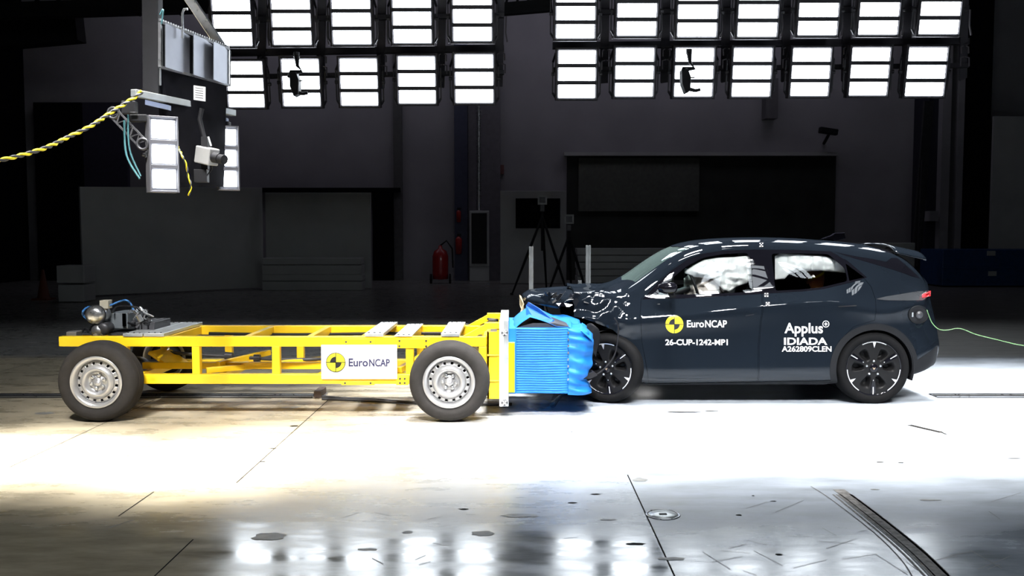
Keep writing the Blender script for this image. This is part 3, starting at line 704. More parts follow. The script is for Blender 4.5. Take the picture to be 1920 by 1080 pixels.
# inner rails and slanting braces low in the frame
b = MB(); b.beam((px_x(240,700), YN+.35, zL1+.03), (px_x(600,690), YN+.2, zL1+.05), .06, .06); b.build('diagonal_brace', M_yellow, tr, bevel=.004)
b = MB(); b.beam((px_x(380,705), YN+.10, zL1+.02), (px_x(640,690), YF-.25, zL1+.06), .05, .05); b.build('diagonal_brace', M_yellow, tr, bevel=.004)
b = MB(); b.beam((px_x(395,695), YN+.2, zL1+.06), (px_x(460,690), YF-.2, zL1+.09), .05, .05); b.build('diagonal_brace', M_yellow, tr, bevel=.004)
b = MB(); b.beam((px_x(745,700), YN+.12, zL1+.02), (px_x(800,660), YF-.2, zL1+.12), .05, .05); b.build('diagonal_brace', M_yellow, tr, bevel=.004)
b = MB(); b.beam((px_x(255,660), YN+.5, zT0-.1), (px_x(300,700), YN+.45, zL1+.02), .3, .03); b.build('bulkhead', M_yellow, tr, bevel=.004)
# bolted joint plates on the near side
for x0, x1, y0, y1 in ((642, 702, 635, 647), (742, 806, 635, 653), (640, 702, 714.5, 722), (743, 766, 706, 722)):
    a = P(x0, y0, YN-.008); c = P(x1, y1, YN-.008)
    pl = MB().box((a.x, YN-.009, c.z), (c.x, YN-.001, a.z)).build('joint_plate', M_yellow, tr, bevel=.002)
    bb = MB()
    for px in (x0+7, x1-7):
        for py in ((y0+y1)/2,) if y1-y0 < 15 else (y0+4, y1-4):
            p = P(px, py, YN-.01); bb.cyl(p, p+V((0,-.006,0)), .009, n=8)
    bb.build('bolt', M_charcoal, pl)
# dark hydraulic pipes and axles inside
MB().tube(curve_pix([(px_x(250,660),YN+.6,.5),(px_x(400,680),YN+.55,.46),(px_x(520,688),YN+.5,.44),(px_x(640,676),YN+.5,.46)], 20), .016, 8).cyl((px_x(385,680),YN+.56,.47),(px_x(400,681),YN+.56,.465),.035).cyl((px_x(445,684),YN+.53,.45),(px_x(457,684),YN+.53,.45),.035).build('brake_pipe', M_charcoal, tr)
MB().tube(curve_pix([(px_x(330,630),YF-.12,zT0+.02),(px_x(500,630),YF-.13,zT0+.01),(px_x(700,630),YF-.12,zT0+.02),(px_x(850,630),YF-.13,zT0+.02)], 16), .014, 8).build('cable_run', M_black, tr)
WR = .3285*1.02
wheels_px = (178.5, 841.5)
for px in wheels_px:
    c = P(px, 720.5, 7.8)
    MB().cyl((c.x, 8.0, c.z), (c.x, 9.32, c.z), .045, n=16).lathe([(0,-.08),(.10,-.08),(.12,0),(.10,.08),(0,.08)], (c.x, 8.7, c.z), (0,1,0), 20).build('axle', M_charcoal, tr)
# wheel
def trolley_wheel():
    wh = bpy.data.objects.new('wheel', None); COL.objects.link(wh); wh.parent = tr; wh.empty_display_size = .1
    R_ = .3445; tp = [(.215,.02),(.235,.005),(.262,-.008),(.30,-.008),(.325,.008),(.338,.03),(R_,.06),(R_+.0015,.11),(R_,.16),(.338,.19),(.325,.212),(.30,.228),(.262,.228),(.235,.21),(.215,.20)]
    b = MB(); b.lathe([(r, -a) for r, a in tp], (0,0,0), (0,-1,0), 72, closed=True)
    for a in (.075, .10, .125, .15): b.lathe([(R_+.0005, -a), (R_+.0035, -a-.004), (R_+.0035, -a-.014), (R_+.0005, -a-.018)], (0,0,0), (0,-1,0), 72)
    b.build('tyre', M_tyre, wh, origin=(0,0,0), fix=True)
    # steel disc with vent holes: cut with bmesh boolean
    rim = MB(); rim.lathe([(.222,.0),(.226,.006),(.222,.012),(.205,.016),(.200,.03),(.196,.055),(.190,.065),(.186,.12),(.192,.18),(.218,.19),(.222,.20),(.216,.205),(.182,.19),(.176,.12),(.176,.07),(.182,.055),(.186,.045),(.190,.02),(.200,.008)], (0,0,0), (0,1,0), 72, closed=True)
    rim.build('rim', M_silver, wh, origin=(0,0,0))
    nh = 16; n = nh*6
    # disc as polar grid with holes left open
    radii = [.183, .176, .170, .161, .152, .147]; dep = [.052, .045, .042, .040, .038, .036]
    vs = []; fs = []
    for r, d_ in zip(radii, dep):
        for k in range(n): a = 2*PI*k/n; vs.append(V((r*math.cos(a), d_, r*math.sin(a))))
    for i in range(5):
        for k in range(n):
            if i in (1, 2, 3) and (k % 6) in (2, 3): 
                if i == 2 or True: continue
            fs.append((i*n+k, i*n+(k+1) % n, (i+1)*n+(k+1) % n, (i+1)*n+k))
    d = MB(); d.add(vs, fs, 0, True)
    d.lathe([(.147,.036),(.140,.026),(.128,.012),(.115,.006),(.104,.008),(.094,.022),(.088,.045),(.080,.052),(.070,.052),(.040,.050),(.036,.030),(.030,.024),(.0,.024)], (0,0,0), (0,1,0), 64)
    o = d.build('wheel_disc', M_silver, wh, origin=(0,0,0), solid=.004)
    MB().lathe([(.185,.10),(.05,.11),(0,.11)], (0,0,0), (0,1,0), 40).build('brake_drum', M_black, wh, origin=(0,0,0))
    for k in range(6):
        a = 2*PI*k/6+.3; c = V((.058*math.cos(a), 0, .058*math.sin(a)))
        MB().lathe([(.016,.052),(.016,.030),(.010,.026),(0,.026)], c, (0,1,0), 10).build('wheel_bolt', M_steel, wh, origin=(0,0,0))
    return wh
w0 = trolley_wheel()
def place_wheel(o_, c, back=False):
    o_.location = V(c)-ORG(tr); 
    if back: o_.rotation_euler = (0, 0, PI)
cs = [P(px, 720.5, 7.78) for px in wheels_px]
place_wheel(w0, (cs[0].x, 7.79, .3485))
for c, yy, bk in ((cs[1], 7.79, 0), (cs[0], 9.54, 1), (cs[1], 9.54, 1)):
    d_ = dup(w0, parent=tr); place_wheel(d_, (c.x, yy, .3485), bk)
    if not bk: d_.rotation_euler = (0, .35, 0)
# aluminium ballast plates across the frame
def plate(x0, x1, zt, zb, name='ballast_plate', y0=YN-.01, y1=YF+.01):
    o = MB().box((x0, y0, zb), (x1, y1, zt)).build(name, M_alu, tr, bevel=.003)
    b = MB()
    for y in (y0+.03, y1-.03):
        for k in range(3):
            xx = x0+(x1-x0)*(.2+.3*k); b.cyl((xx, y, zt), (xx, y, zt+.006), .009, n=8)
    b.build('bolt', M_charcoal, o)
plate(px_x(231,631), px_x(268,631), zT1+.028, zT1); plate(px_x(270,631), px_x(308,631), zT1+.03, zT1)
plate(px_x(684,628), px_x(719,628), zT1+.030, zT1); plate(px_x(740,631), px_x(773,631), zT1+.012, zT1); plate(px_x(827,628), px_x(862,628), zT1+.030, zT1)
# raised nose frame
for y in (YN+.005, YF-.06):
    b = MB(); b.beam((px_x(868,636), y+.03, zT1-.03), (px_x(911,612), y+.03, Zt(614)), .055, .06, (0,1,0)); b.beam((px_x(908,612), y+.03, Zt(611)), (px_x(938,612), y+.03, Zt(611)), .055, .06, (0,1,0)); b.build('nose_strut', M_yellow, tr, bevel=.004)
a = P(913, 622, YN+.02); c = P(936, 748, YN+.02)
for y in (YN+.02, YF-.1):
    b = MB(); b.box((a.x, y, c.z), (a.x+.02, y+.08, a.z)); b.box((a.x, y+.0, c.z), (c.x, y+.012, a.z)); b.box((c.x-.02, y-.002, c.z), (c.x+.008, y+.08, a.z+.04))
    for py in (668, 716): b.box((a.x, y-.012, Zt(py)), (c.x, y+.07, Zt(py)+.012))
    b.build('nose_upright', M_yellow, tr, bevel=.003)
b = MB(); b.box((px_x(905,650), YN+.1, .5), (px_x(936,650), YF-.1, .7)); b.build('load_block', M_charcoal, tr, bevel=.01)
b = MB(); b.tube([P(925,607,8.5), P(931,600,8.5), P(915,598,8.6)], .012, 8).obox(P(922,603,8.4), (.06,.05,.05)); b.build_split('coupling', M_charcoal, tr, bevel=.004)
# sign
sg = MB().box((P(600,647,7.99).x, 8.03, P(600,712,7.99).z), (P(743,647,7.99).x, 8.045, P(600,648,7.99).z)).build('sign_board', M_white, tr, bevel=.002)
for bm_ in (): pass
def decal_flat(body, x0, x1, y0, y1, Y, m, parent, name='lettering', bold=.0, sp=1.0):
    uv, fs = text_mesh(body, bold, sp=sp)
    vs = [P(x0+(x1-x0)*u, y1+(y0-y1)*v, Y) for u, v in uv]
    return MB().add(vs, fs).build(name, m, parent, fix=False)
def roundel(cx, cy, r, put, parent, mk, my, ring=None):
    """quartered target disc; put(px,py,layer)->point"""
    def disc(r0, r1, a0, a1, n, layer, nr=6):
        vs = []; fs = []
        for k in range(n+1):
            a = a0+(a1-a0)*k/n
            for j in range(nr+1):
                r_ = r0+(r1-r0)*j/nr; vs.append(put(cx+r_*math.cos(a), cy-r_*math.sin(a), layer))
        for k in range(n):
            for j in range(nr): q = k*(nr+1)+j; fs.append((q, q+1, q+nr+2, q+nr+1))
        return vs, fs
    base = MB().add(*disc(0, r, 0, 2*PI, 48, 0)).build('target_disc', my, parent, fix=False)
    b = MB()
    b.add(*disc(0, r*.60, PI/2, PI, 12, 1)); b.add(*disc(0, r*.60, 1.5*PI, 2*PI, 12, 1))
    for a in (0, PI/2, PI, 1.5*PI):
        ca, sa = math.cos(a), math.sin(a); t_ = r*.035; vs = []
        for j in range(9):
            for s in (-1, 1): vs.append(put(cx+j/8*ca*r-s*t_*sa, cy-j/8*sa*r-s*t_*ca, 1))
        b.add(vs, [(2*j, 2*j+1, 2*j+3, 2*j+2) for j in range(8)])
    if ring: b.add(*disc(r*.95, r*1.02, 0, 2*PI, 48, 1, 1))
    b.build('target_pattern', mk, parent, fix=False)
decal_flat('Euro', 653.5, 690, 672, 687.5, 8.026, M_navy, sg, bold=.028)
decal_flat('NCAP', 692, 731, 673, 687.5, 8.026, M_navy, sg, bold=.028)
roundel(629.5, 679.5, 18, lambda x, y, l: P(x, y, 8.027-.0015*l), sg, M_ink, M_inky, True)
# barrier carrier plate with round targets
a = P(937, 600, YN-.02); c = P(953.5, 762, YN-.02)
bp = MB().box((a.x, YN-.02, c.z), (c.x, YF+.02, a.z)).build('carrier_plate', M_alu, tr, bevel=.004)
fbox(a.x-.003, a.x+.035, YN-.024, YN-.02, c.z, a.z, 'face_plate', M_white, .001)
for py in (624, 755):
    p = P(946, py, YN-.03); rr = .028
    st = MB().lathe([(0,0),(rr,0),(rr,.003),(0,.003)], p, (0,-1,0), 24).build('target_sticker', M_ink, bp)
    b = MB()
    for sx, sz in ((1,1),(-1,1),(1,-1),(-1,-1)): b.lathe([(0,.0045),(rr*.30,.0045)], p+V((sx*rr*.42,0,sz*rr*.42)), (0,-1,0), 10)
    b.lathe([(0,.0045),(rr*.2,.0045)], p, (0,-1,0), 10); b.build('target_dots', M_inkw, st, fix=False)
# barrier
x0 = c.x
bar = MB(); za, zb = Zt(615, 8.1), Zt(738, 8.1); xb = P(1066, 680, 8.1).x; xa = P(966, 680, 8.1).x
bar.box((x0, 8.09, zb), (xa+.01, 9.09, za))
NR = 27
def corr(u, v):
    """near face pleats: u along the length, v from bottom to top"""
    z = zb+(za-zb)*v; d = .007*abs(math.sin(v*NR*PI))**.6
    sag = .012*math.sin(u*PI)*math.sin(v*9+u*4)
    if u > .9: d *= .4
    return V((xa+(xb-xa)*u, 8.10+.007-d+.004*math.sin(u*7+v*3), z+sag*.2))
br = bar.build('barrier_backing', M_blue, tr, bevel=.006)
b = MB(); b.grid(corr, 24, NR*8); 
b.add([corr(0,0), corr(1,0), corr(1,0)+V((0,.97,0)), corr(0,0)+V((0,.97,0)), corr(0,1), corr(1,1), corr(1,1)+V((0,.97,0)), corr(0,1)+V((0,.97,0))], [(0,3,2,1),(4,5,6,7),(2,3,7,6)])
b.build('barrier_core', M_blue, tr)
# crushed front of the barrier, folded against the car
xe_tab = [(0,1112),(.12,1110),(.22,1104),(.4,1112),(.6,1117),(.8,1115),(.95,1106),(1,1096)]
def crush(u, v):
    z = Zt(739, 8.1)+(Zt(617, 8.1)-Zt(739, 8.1))*v
    xe = P(lerp_tab(xe_tab, v), 680, 8.1).x
    x = xb-.005+(xe-xb)*u
    f = .018*math.sin(v*44+u*3.2+2*math.sin(v*6))+.014*noise.noise(V((x*9, z*22, 1)))+.03*u*math.sin(v*13)
    y = 8.10-.01*(1-u)+.02*math.sin(u*PI)*-1+f*(.35+.65*u)+.16*u**3
    return V((x+.02*noise.noise(V((z*12, u*3, 5)))*u, y, z-.03*u*(1-v)*.5))
b = MB(); b.grid(crush, 26, 80)
for k in (0, 80):
    pass
b.grid(lambda u, v: crush(1, v)+V((.02*math.sin(u*9+v*17)*math.sin(u*PI), u*.80, .01*math.sin(u*21))), 10, 60)
b.grid(lambda u, v: crush(u, 1)+V((0, v*.9, .015*math.sin(v*8+u*5)*math.sin(v*PI))), 20, 12)
b.grid(lambda u, v: crush(u, 0)+V((0, v*.9, 0)), 20, 8)
b.build('crushed_barrier_front', M_blue, tr, solid=.003, fix=False)
# seam between the two blocks and small clips
b = MB()
for k in range(8):
    z = za-.05-.06*k; b.box((xb-.01, 8.082, z), (xb+.004, 8.092, z+.02))
b.build_split('rivet', M_steel, tr)
# torn cladding sheet on top
def topsheet(u, v):
    px = 960+u*132; zt_ = lerp_tab([(0,612),(.1,600),(.25,588),(.45,597),(.62,606),(.8,604),(1,612)], u)
    p = P(px, zt_, 8.25); return p+V((0, v*.8-.12, .025*math.sin(v*6+u*4)*(.3+u)-.03*(1-v)))
b = MB(); b.grid(topsheet, 24, 12); b.build('torn_top_sheet', M_blue, tr, solid=.003, fix=False)
b = MB(); b.prism([P(990,566,8.5), P(1010,578,8.4), P(1037,600,8.3), P(1032,607,8.2), P(1000,598,8.3), P(986,590,8.45), P(986,572,8.55)], (.02,.05,-.01)); b.build('folded_sheet', M_bluedk, tr, bevel=.006)
def flap(u, v):
    px = 1068+u*44; p = P(px, lerp_tab([(0,614),(.15,622),(.5,620),(1,640)], u)-v*14, 8.12+v*.3); return p+V((0, .02*math.sin(u*8), 0))
b = MB(); b.grid(flap, 12, 6); b.build('bent_flap', M_blue, tr, solid=.003, fix=False)
# solid coloured dark as the shade in the gap under the top sheet
b = MB(); b.pprism([(968,614),(1000,606),(1040,606),(1066,612),(1072,620),(968,617)], 8.14, .75); b.build('gap_shade_block', M_charcoal, tr)
# yellow strip
yl = MB().box((P(953,643,8.03).x+.002, 8.035, P(953,736,8.03).z), (P(965,643,8.03).x, 8.09, P(953,643,8.03).z)).build('yellow_edge_strip', mat('bright_yellow_paint', (.85,.78,.0), .4, var=.03), tr, bevel=.002)
# hanging torn clear sheet under the barrier
def film(u, v):
    px = 1038+u*46-v*8+v*u*-22; py = 737+v*(24 if u < .5 else 8)+4*math.sin(u*6); return P(px, py, 8.3+.06*math.sin(u*5+v*2))
b = MB(); b.grid(film, 12, 8); b.build('torn_plastic_sheet', M_film, tr, fix=False)
# hydraulic gear on the tail
gx = lambda px, py, Y=8.3: P(px, py, Y)
g = MB(); c = gx(183,590); g.lathe([(0,-.10),(.075,-.10),(.085,-.085),(.085,.05),(.07,.075),(.045,.09),(0,.092)], c, (0,-1,0), 32); a_ = g.build('accumulator_tank', M_steel, tr)
MB().lathe([(.088,.03),(.092,.03),(.092,.045),(.088,.045)], c, (0,-1,0), 32, closed=True).build('clamp_ring', M_black, a_)
MB().box(gx(186,563,8.3)+V((0,0,0)), gx(203,579,8.3)+V((0,.09,0))).build('valve_box', M_beige, tr, bevel=.006)
c = gx(187,620); MB().lathe([(0,-.06),(.05,-.06),(.058,-.045),(.058,.05),(.04,.07),(0,.072)], c, (0,-1,0), 24).build('pump', M_steel, tr)
MB().lathe([(0,-.02),(.05,-.02),(.055,.0),(.055,.10),(.04,.12),(0,.12)], gx(203,614,8.35), (0,-1,0), 20).build('pump', M_charcoal, tr)
MB().box(gx(203,587,8.4), gx(240,616,8.4)+V((0,.35,0))).build('control_box', mat('grey_box', (.16,.18,.20), .5, .3, var=.1), tr, bevel=.006)
MB().box(gx(229,588,8.38), gx(236,612,8.38)).box(gx(229,588,8.385), gx(236,612,8.385)+V((0,.012,0))).build('control_box_slot', M_black, tr)
MB().box(gx(124,622,8.12), gx(143,632,8.12)+V((0,.12,0))).build('junction_box', mat('grey_junction', (.12,.12,.12), .5, var=.1), tr, bevel=.005)
MB().box(gx(140,628,8.3), (gx(300,631,8.3).x, 8.9, zT1+.0)).build('deck_plate', M_charcoal, tr)
for pts, m, r in (([(174,577),(165,576),(156,583),(156,591),(163,598)], M_hose, .010), ([(203,574),(225,565),(237,563),(245,570),(250,580)], M_hose, .009), ([(150,628),(158,617),(170,624),(178,630)], M_black, .012),
        ([(160,626),(175,612),(198,604),(212,612)], M_black, .014), ([(240,588),(252,576),(266,582),(280,594)], M_steel, .008), ([(250,600),(262,585),(274,588),(287,594)], M_steel, .009), ([(255,616),(270,600),(280,600)], M_charcoal, .016),
        ([(240,605),(262,610),(275,604),(283,616)], M_black, .012), ([(262,580),(275,584),(270,596),(284,602)], M_steel, .006), ([(210,586),(220,575),(250,575),(262,582)], M_black, .008)):
    MB().tube(curve_pix([tuple(gx(x, y, 8.33+.07*(i % 2))) for i, (x, y) in enumerate(pts)], 18), r, 8).build('hydraulic_hose', m, tr)
rr = random.Random(5)
for k in range(9):
    p = gx(rr.uniform(245, 282), rr.uniform(585, 616), rr.uniform(8.35, 8.7)); MB().cyl(p, p+V((rr.uniform(-.05,.05), rr.uniform(-.02,.02), rr.uniform(.03,.06))), rr.uniform(.012,.03), n=12).build('fitting', [M_steel, M_charcoal][k % 2], tr)
for px in (250, 262, 275):
    MB().box((gx(px, 616).x, 8.35, zT1-.0), (gx(px, 616).x+.05, 8.75, gx(px, 605).z)).build('valve_block', M_charcoal, tr, bevel=.005)

# ------------------------------------------------------------------ car
YC = 9.52            # centre line of the car
YS = 8.63            # near flank
def nx(px): return P(px, 600, YS).x
def nz(py): return P(1300, py, YS).z
car = thing('crashed_car', 'dark navy hatchback with crushed nose and white lettering on its doors', 'car', (nx(1400), YC, 0))
TS = [1078, 1100, 1122, 1145, 1170, 1200, 1235, 1270, 1305, 1345, 1385, 1425, 1470, 1515, 1555, 1590, 1620, 1650, 1672, 1686, 1697, 1712, 1730, 1748, 1762]
def tabP(pts, Y): return [(P(x, y, Y).x, P(x, y, Y).z) for x, y in pts]
rows_z = [
 tabP([(1078,700),(1205,728),(1560,728),(1700,716),(1762,708)], YS),
 tabP([(1078,690),(1205,730),(1560,728),(1700,716),(1762,706)], YS),
 tabP([(1078,675),(1205,716),(1560,714),(1700,704),(1762,690)], YS),
 tabP([(1078,640),(1205,688),(1560,684),(1700,668),(1762,655)], YS),
 tabP([(1078,625),(1205,645),(1400,638),(1560,628),(1640,618),(1700,614),(1762,608)], YS),
 tabP([(1078,604),(1200,602),(1290,593),(1400,579),(1500,569),(1560,566),(1600,574),(1650,586),(1690,580),(1725,567),(1762,563)], YS),
 tabP([(1078,548),(1165,557),(1205,560),(1281,558),(1359,554),(1411,550),(1489,546),(1540,538),(1587,529),(1620,523),(1660,526),(1700,532),(1740,540),(1762,542)], 8.70),
 tabP([(1078,543),(1120,548),(1168,556),(1200,532),(1240,503),(1285,477),(1330,464.5),(1385,459),(1430,458),(1475,459),(1530,463),(1580,468),(1620,473),(1660,478),(1686,482),(1700,492),(1725,518),(1750,536),(1762,540)], 8.86),
 tabP([(1078,540),(1110,541),(1150,543),(1185,527),(1225,496),(1265,468),(1300,455.5),(1340,450),(1400,447.5),(1470,448),(1540,452),(1600,457),(1640,464),(1684,474),(1700,490),(1725,518),(1750,536),(1762,540)], 9.08),
 tabP([(1070,539),(1100,538),(1135,537.5),(1165,528),(1205,495),(1245,465),(1280,452),(1320,447.5),(1385,444),(1440,443.5),(1489,445),(1543,449),(1590,452.5),(1625,457.5),(1660,465),(1676,469),(1690,485),(1712,515),(1745,536)], YC),
]
XE = [P(p, 600, 8.835).x for p in (1715, 1726, 1758, 1768, 1760, 1746, 1752, 1752, 1752, 1752)]
def hw(X): return lerp_tab([(nx(1078), .865), (nx(1130), .885), (nx(1300), .89), (nx(1640), .895), (nx(1690), .885), (nx(1728), .84), (nx(1750), .77), (nx(1762), .66)], X)
def yoff(r, X, w_):
    g = lerp_tab([(nx(1150), 0), (nx(1240), .5), (nx(1310), 1), (nx(1560), 1), (nx(1700), .6), (nx(1762), .15)], X)   # greenhouse
    if r == 0: return w_*.0+.0
    if r == 1: return w_-.10
    if r == 2: return w_-.012
    if r == 3: return w_-.004
    if r == 4: return w_-.030
    if r == 5: return w_-.002
    if r == 6: return w_-.115+.020*g
    if r == 7: return w_-.13-.13*g
    if r == 8: return (w_-.30-.14*g)
    return 0.
ring = []
for t in TS:
    Xt = nx(t); R_ = []
    for r in range(10):
        x = Xt; xs = nx(1697)
        if Xt > xs: x = xs+(Xt-xs)*(XE[r]-xs)/(nx(1762)-xs)
        z = lerp_tab(rows_z[r], Xt if Xt <= xs else Xt)
        # smooth the table a little
        z = (z*2+lerp_tab(rows_z[r], Xt-.06)+lerp_tab(rows_z[r], Xt+.06))/4
        R_.append((x, yoff(r, Xt, hw(Xt)), z))
    ring.append(R_)
order = [0,1,2,3,4,5,6,7,8,9]
mesh = MB(); n = len(TS); vs = []
for R_ in ring:
    for r in order: vs.append(V((R_[r][0], YC-R_[r][1], R_[r][2])))           # near half, bottom to top
    for r in (8,7,6,5,4,3,2,1): vs.append(V((R_[r][0], YC+R_[r][1], R_[r][2])))  # far half, top to bottom
K = 18; fs = []
for i in range(n-1):
    for k in range(K): fs.append((i*K+k, i*K+(k+1) % K, (i+1)*K+(k+1) % K, (i+1)*K+k))
L = (n-1)*K
for k in range(9-1+1):
    a_, b_ = k, k+1; a2, b2 = (K-k) % K, K-k-1
    if k == 0: fs.append((L+0, L+1, L+17))
    elif k < 8: fs.append((L+a_, L+b_, L+b2, L+a2))
    else: fs.append((L+8, L+9, L+10))
me = bpy.data.meshes.new('s'); me.from_pydata([tuple(v) for v in vs], [], fs); me.update()
bm = bmesh.new(); bm.from_mesh(me); bmesh.ops.recalc_face_normals(bm, faces=bm.faces)
cl = bm.edges.layers.float.get('crease_edge') or bm.edges.layers.float.new('crease_edge')
bm.verts.ensure_lookup_table()
for e in bm.edges:
    a_, b_ = sorted((e.verts[0].index, e.verts[1].index)); ka, kb = a_ % K, b_ % K
    if ka == kb and b_-a_ == K:
        r = ka if ka <= 9 else K-ka; i = a_//K
        if r == 5: e[cl] = .55
        if r == 6: e[cl] = .5
        if r == 2: e[cl] = .3
        if r == 7 and TS[i] > 1150: e[cl] = .30
    if a_ >= L and b_ >= L: e[cl] = .55
bm.to_mesh(me); bm.free()
def ev(o_):
    dg = bpy.context.evaluated_depsgraph_get(); dg.update()
    return bpy.data.meshes.new_from_object(o_.evaluated_get(dg))
def tmp(me_): o_ = bpy.data.objects.new('tmp', me_); COL.objects.link(o_); return o_
so = tmp(me); md = so.modifiers.new('s', 'SUBSURF'); md.levels = 3; md.render_levels = 3
base = ev(so); hide_free(so)
# buckled fender and bonnet edge
for v in base.vertices:
    p = v.co
    k = max(0, min(1, (nx(1212)-p.x)/.45))
    if k > 0:
        ks = k*k*(3-2*k); q = V((p.x*4.2, p.y*2.2, p.z*7))
        near = max(0, min(1, (YC-.3-p.y)/.3))
        v.co.y += near*ks*(.050*noise.noise(q)+.024*noise.noise(q*2.3))
        v.co.z += ks*(.030*noise.noise(q*1.1+V((5,5,5))))
        if p.z > nz(600) or True: v.co.x += ks*.02*noise.noise(q+V((9,1,3)))
base.update()
bbm = bmesh.new(); bbm.from_mesh(base); BV = BVHTree.FromBMesh(bbm); bbm.faces.ensure_lookup_table()
bfaces = [([v.co.copy() for v in f.verts], [v.normal.copy() for v in f.verts], f.normal.copy()) for f in bbm.faces]
bbm.free()
def shell(th, off=0.0):
    m_ = base.copy()
    if off:
        nn_ = [v.normal.copy() for v in m_.vertices]
        for v, q in zip(m_.vertices, nn_): v.co += q*off
    o_ = tmp(m_); s_ = o_.modifiers.new('s', 'SOLIDIFY'); s_.thickness = th; s_.offset = -1; s_.use_even_offset = False
    r_ = ev(o_); hide_free(o_); return r_
S_body = shell(.022); S_glass = shell(.005, -.006); S_trim = shell(.012, .0006); S_clad = shell(.02, .004)
def smooth_normals(me_, off=0.0):
    for p in me_.polygons: p.use_smooth = True
    vn = []
    for v in me_.vertices:
        loc, nrm, idx, dist = BV.find_nearest(v.co)
        fv, fn, fnn = bfaces[idx]
        ws = [1/max(1e-6, (loc-c).length)**1.0 for c in fv]
        # bilinear-ish blend by inverse distance
        nn_ = V((0,0,0))
        for w_, q in zip(ws, fn): nn_ += q*w_
        vn.append((nn_.normalized(), dist))
    out = [None]*len(me_.loops)
    for p in me_.polygons:
        for li in p.loop_indices:
            q, d_ = vn[me_.loops[li].vertex_index]
            dt = p.normal.dot(q)
            out[li] = q if dt > .55 else (-q if dt < -.55 else p.normal)
    me_.normals_split_custom_set([tuple(q) for q in out])
def cutter(b):
    m_ = bpy.data.meshes.new('c'); m_.from_pydata([tuple(p) for p in b.v], [], b.f)
    q = bmesh.new(); q.from_mesh(m_); bmesh.ops.recalc_face_normals(q, faces=q.faces); q.to_mesh(m_); q.free(); return m_
def pz_poly(pix, Y, y0, y1):
    """prism along Y whose outline is the photo outline taken at distance Y"""
    pts = [P(x, y, Y) for x, y in pix]; pts = [V((p.x, y0, p.z)) for p in pts]
    return cutter(MB().prism(pts, (0, y1-y0, 0)))
def cyl_c(x, z, r, y0, y1, n_=64): return cutter(MB().cyl((x, y0, z), (x, y1, z), r, n=n_))
def cut(src, ops, name, m, parent, smooth=True):
    o_ = tmp(src.copy()); objs = []
    for op, c_ in ops:
        co = tmp(c_); objs.append(co); md = o_.modifiers.new('b', 'BOOLEAN'); md.operation = op; md.object = co; md.solver = 'EXACT'
    r_ = ev(o_); hide_free(o_)
    for co in objs: hide_free(co)
    r_.materials.clear(); r_.materials.append(m)
    for p in r_.polygons: p.material_index = 0
    if smooth: smooth_normals(r_)
    org = ORG(parent)
    r_.transform(Matrix.Translation(-org))
    f = bpy.data.objects.new(name, r_); COL.objects.link(f); f.parent = parent
    return f
def rnd_poly(pix, k=.18):
    """round the corners of an outline a little"""
    out = []; n_ = len(pix)
    for i in range(n_):
        a_, b_, c_ = pix[i-1], pix[i], pix[(i+1) % n_]
        def mv(p, q, d):
            l = math.hypot(q[0]-p[0], q[1]-p[1]); d = min(d, l*.4); return (p[0]+(q[0]-p[0])*d/l, p[1]+(q[1]-p[1])*d/l)
        p1 = mv(b_, a_, 5*k/.18); p2 = mv(b_, c_, 5*k/.18)
        mid = ((p1[0]+2*b_[0]+p2[0])/4, (p1[1]+2*b_[1]+p2[1])/4); out += [p1, mid, p2]
    return out
Yg = 8.76
W_front = rnd_poly([(1232,553),(1258,525),(1290,500),(1322,484),(1360,477),(1407,474.5),(1412,490),(1411,547),(1330,551)])
W_rear = rnd_poly([(1452,476),(1500,475.5),(1560,477),(1586,503),(1587,527),(1540,538),(1500,542.5),(1452,545)])
W_quart = [(1589,494),(1619,520),(1590,526.5)]
DLO = [(1204,561),(1232,533),(1262,507),(1292,488),(1324,476),(1362,470.5),(1415,468.5),(1500,469),(1566,472),(1594,490),(1624,520),(1590,530),(1540,541.5),(1500,546),(1411,551.5),(1330,556),(1281,559)]
WEDGE = [(1568,472.5),(1600,479.5),(1640,486.5),(1662,491),(1674,484),(1686,484),(1706,502),(1730,523),(1712,519),(1680,508),(1640,496),(1600,484)]
def both(pix, Y=Yg): return pz_poly(pix, Y, 8.0, 11.0)
def nearp(pix, Y=8.66): return pz_poly(pix, Y, 8.0, YC)
# wheel openings
RC = P(1641, 691.5, YS); rz = RC.z; RR = .350
FC = P(1139, 695, YS)
arch_r = .372
def arches():
    return [('DIFFERENCE', cyl_c(RC.x, rz, arch_r, 8.3, 9.0)), ('DIFFERENCE', cyl_c(RC.x, rz, arch_r, 10.05, 10.8)),
            ('DIFFERENCE', pz_poly([(1040,800),(1040,590),(1092,597),(1118,606),(1150,619),(1180,648),(1196,686),(1203,728),(1205,800)], YS, 8.3, 9.15)),
            ('DIFFERENCE', cyl_c(FC.x-.05, FC.z, .37, 10.05, 10.8))]
# windscreen and rear window openings, cut from above
def vprism(xy, z0, z1): return cutter(MB().prism([(x, y, z0) for x, y in xy], (0, 0, z1-z0)))
xw0 = P(1160, 545, YC).x; xw0s = P(1187, 545, 8.93).x; xw1 = P(1262, 458, YC).x; xw1s = P(1290, 470, 9.0).x
ws = [(xw0s+.02, 8.925), (xw0+.07, 9.15), (xw0+.03, YC), (xw0+.07, 2*YC-9.15), (xw0s+.02, 2*YC-8.925), (xw1s+.03, 2*YC-9.01), (xw1+.02, 2*YC-9.2), (xw1-.01, YC), (xw1+.02, 9.2), (xw1s+.03, 9.01)]
zw0 = nz(556)
WS = lambda: vprism(ws, zw0, 2.)
xr0 = P(1604, 460, YC).x; xr1 = P(1688, 505, YC).x
rw = [(xr0+.05, 8.97), (xr0, YC), (xr0+.05, 2*YC-8.97), (xr1-.02, 2*YC-8.9), (xr1, YC), (xr1-.02, 8.9)]
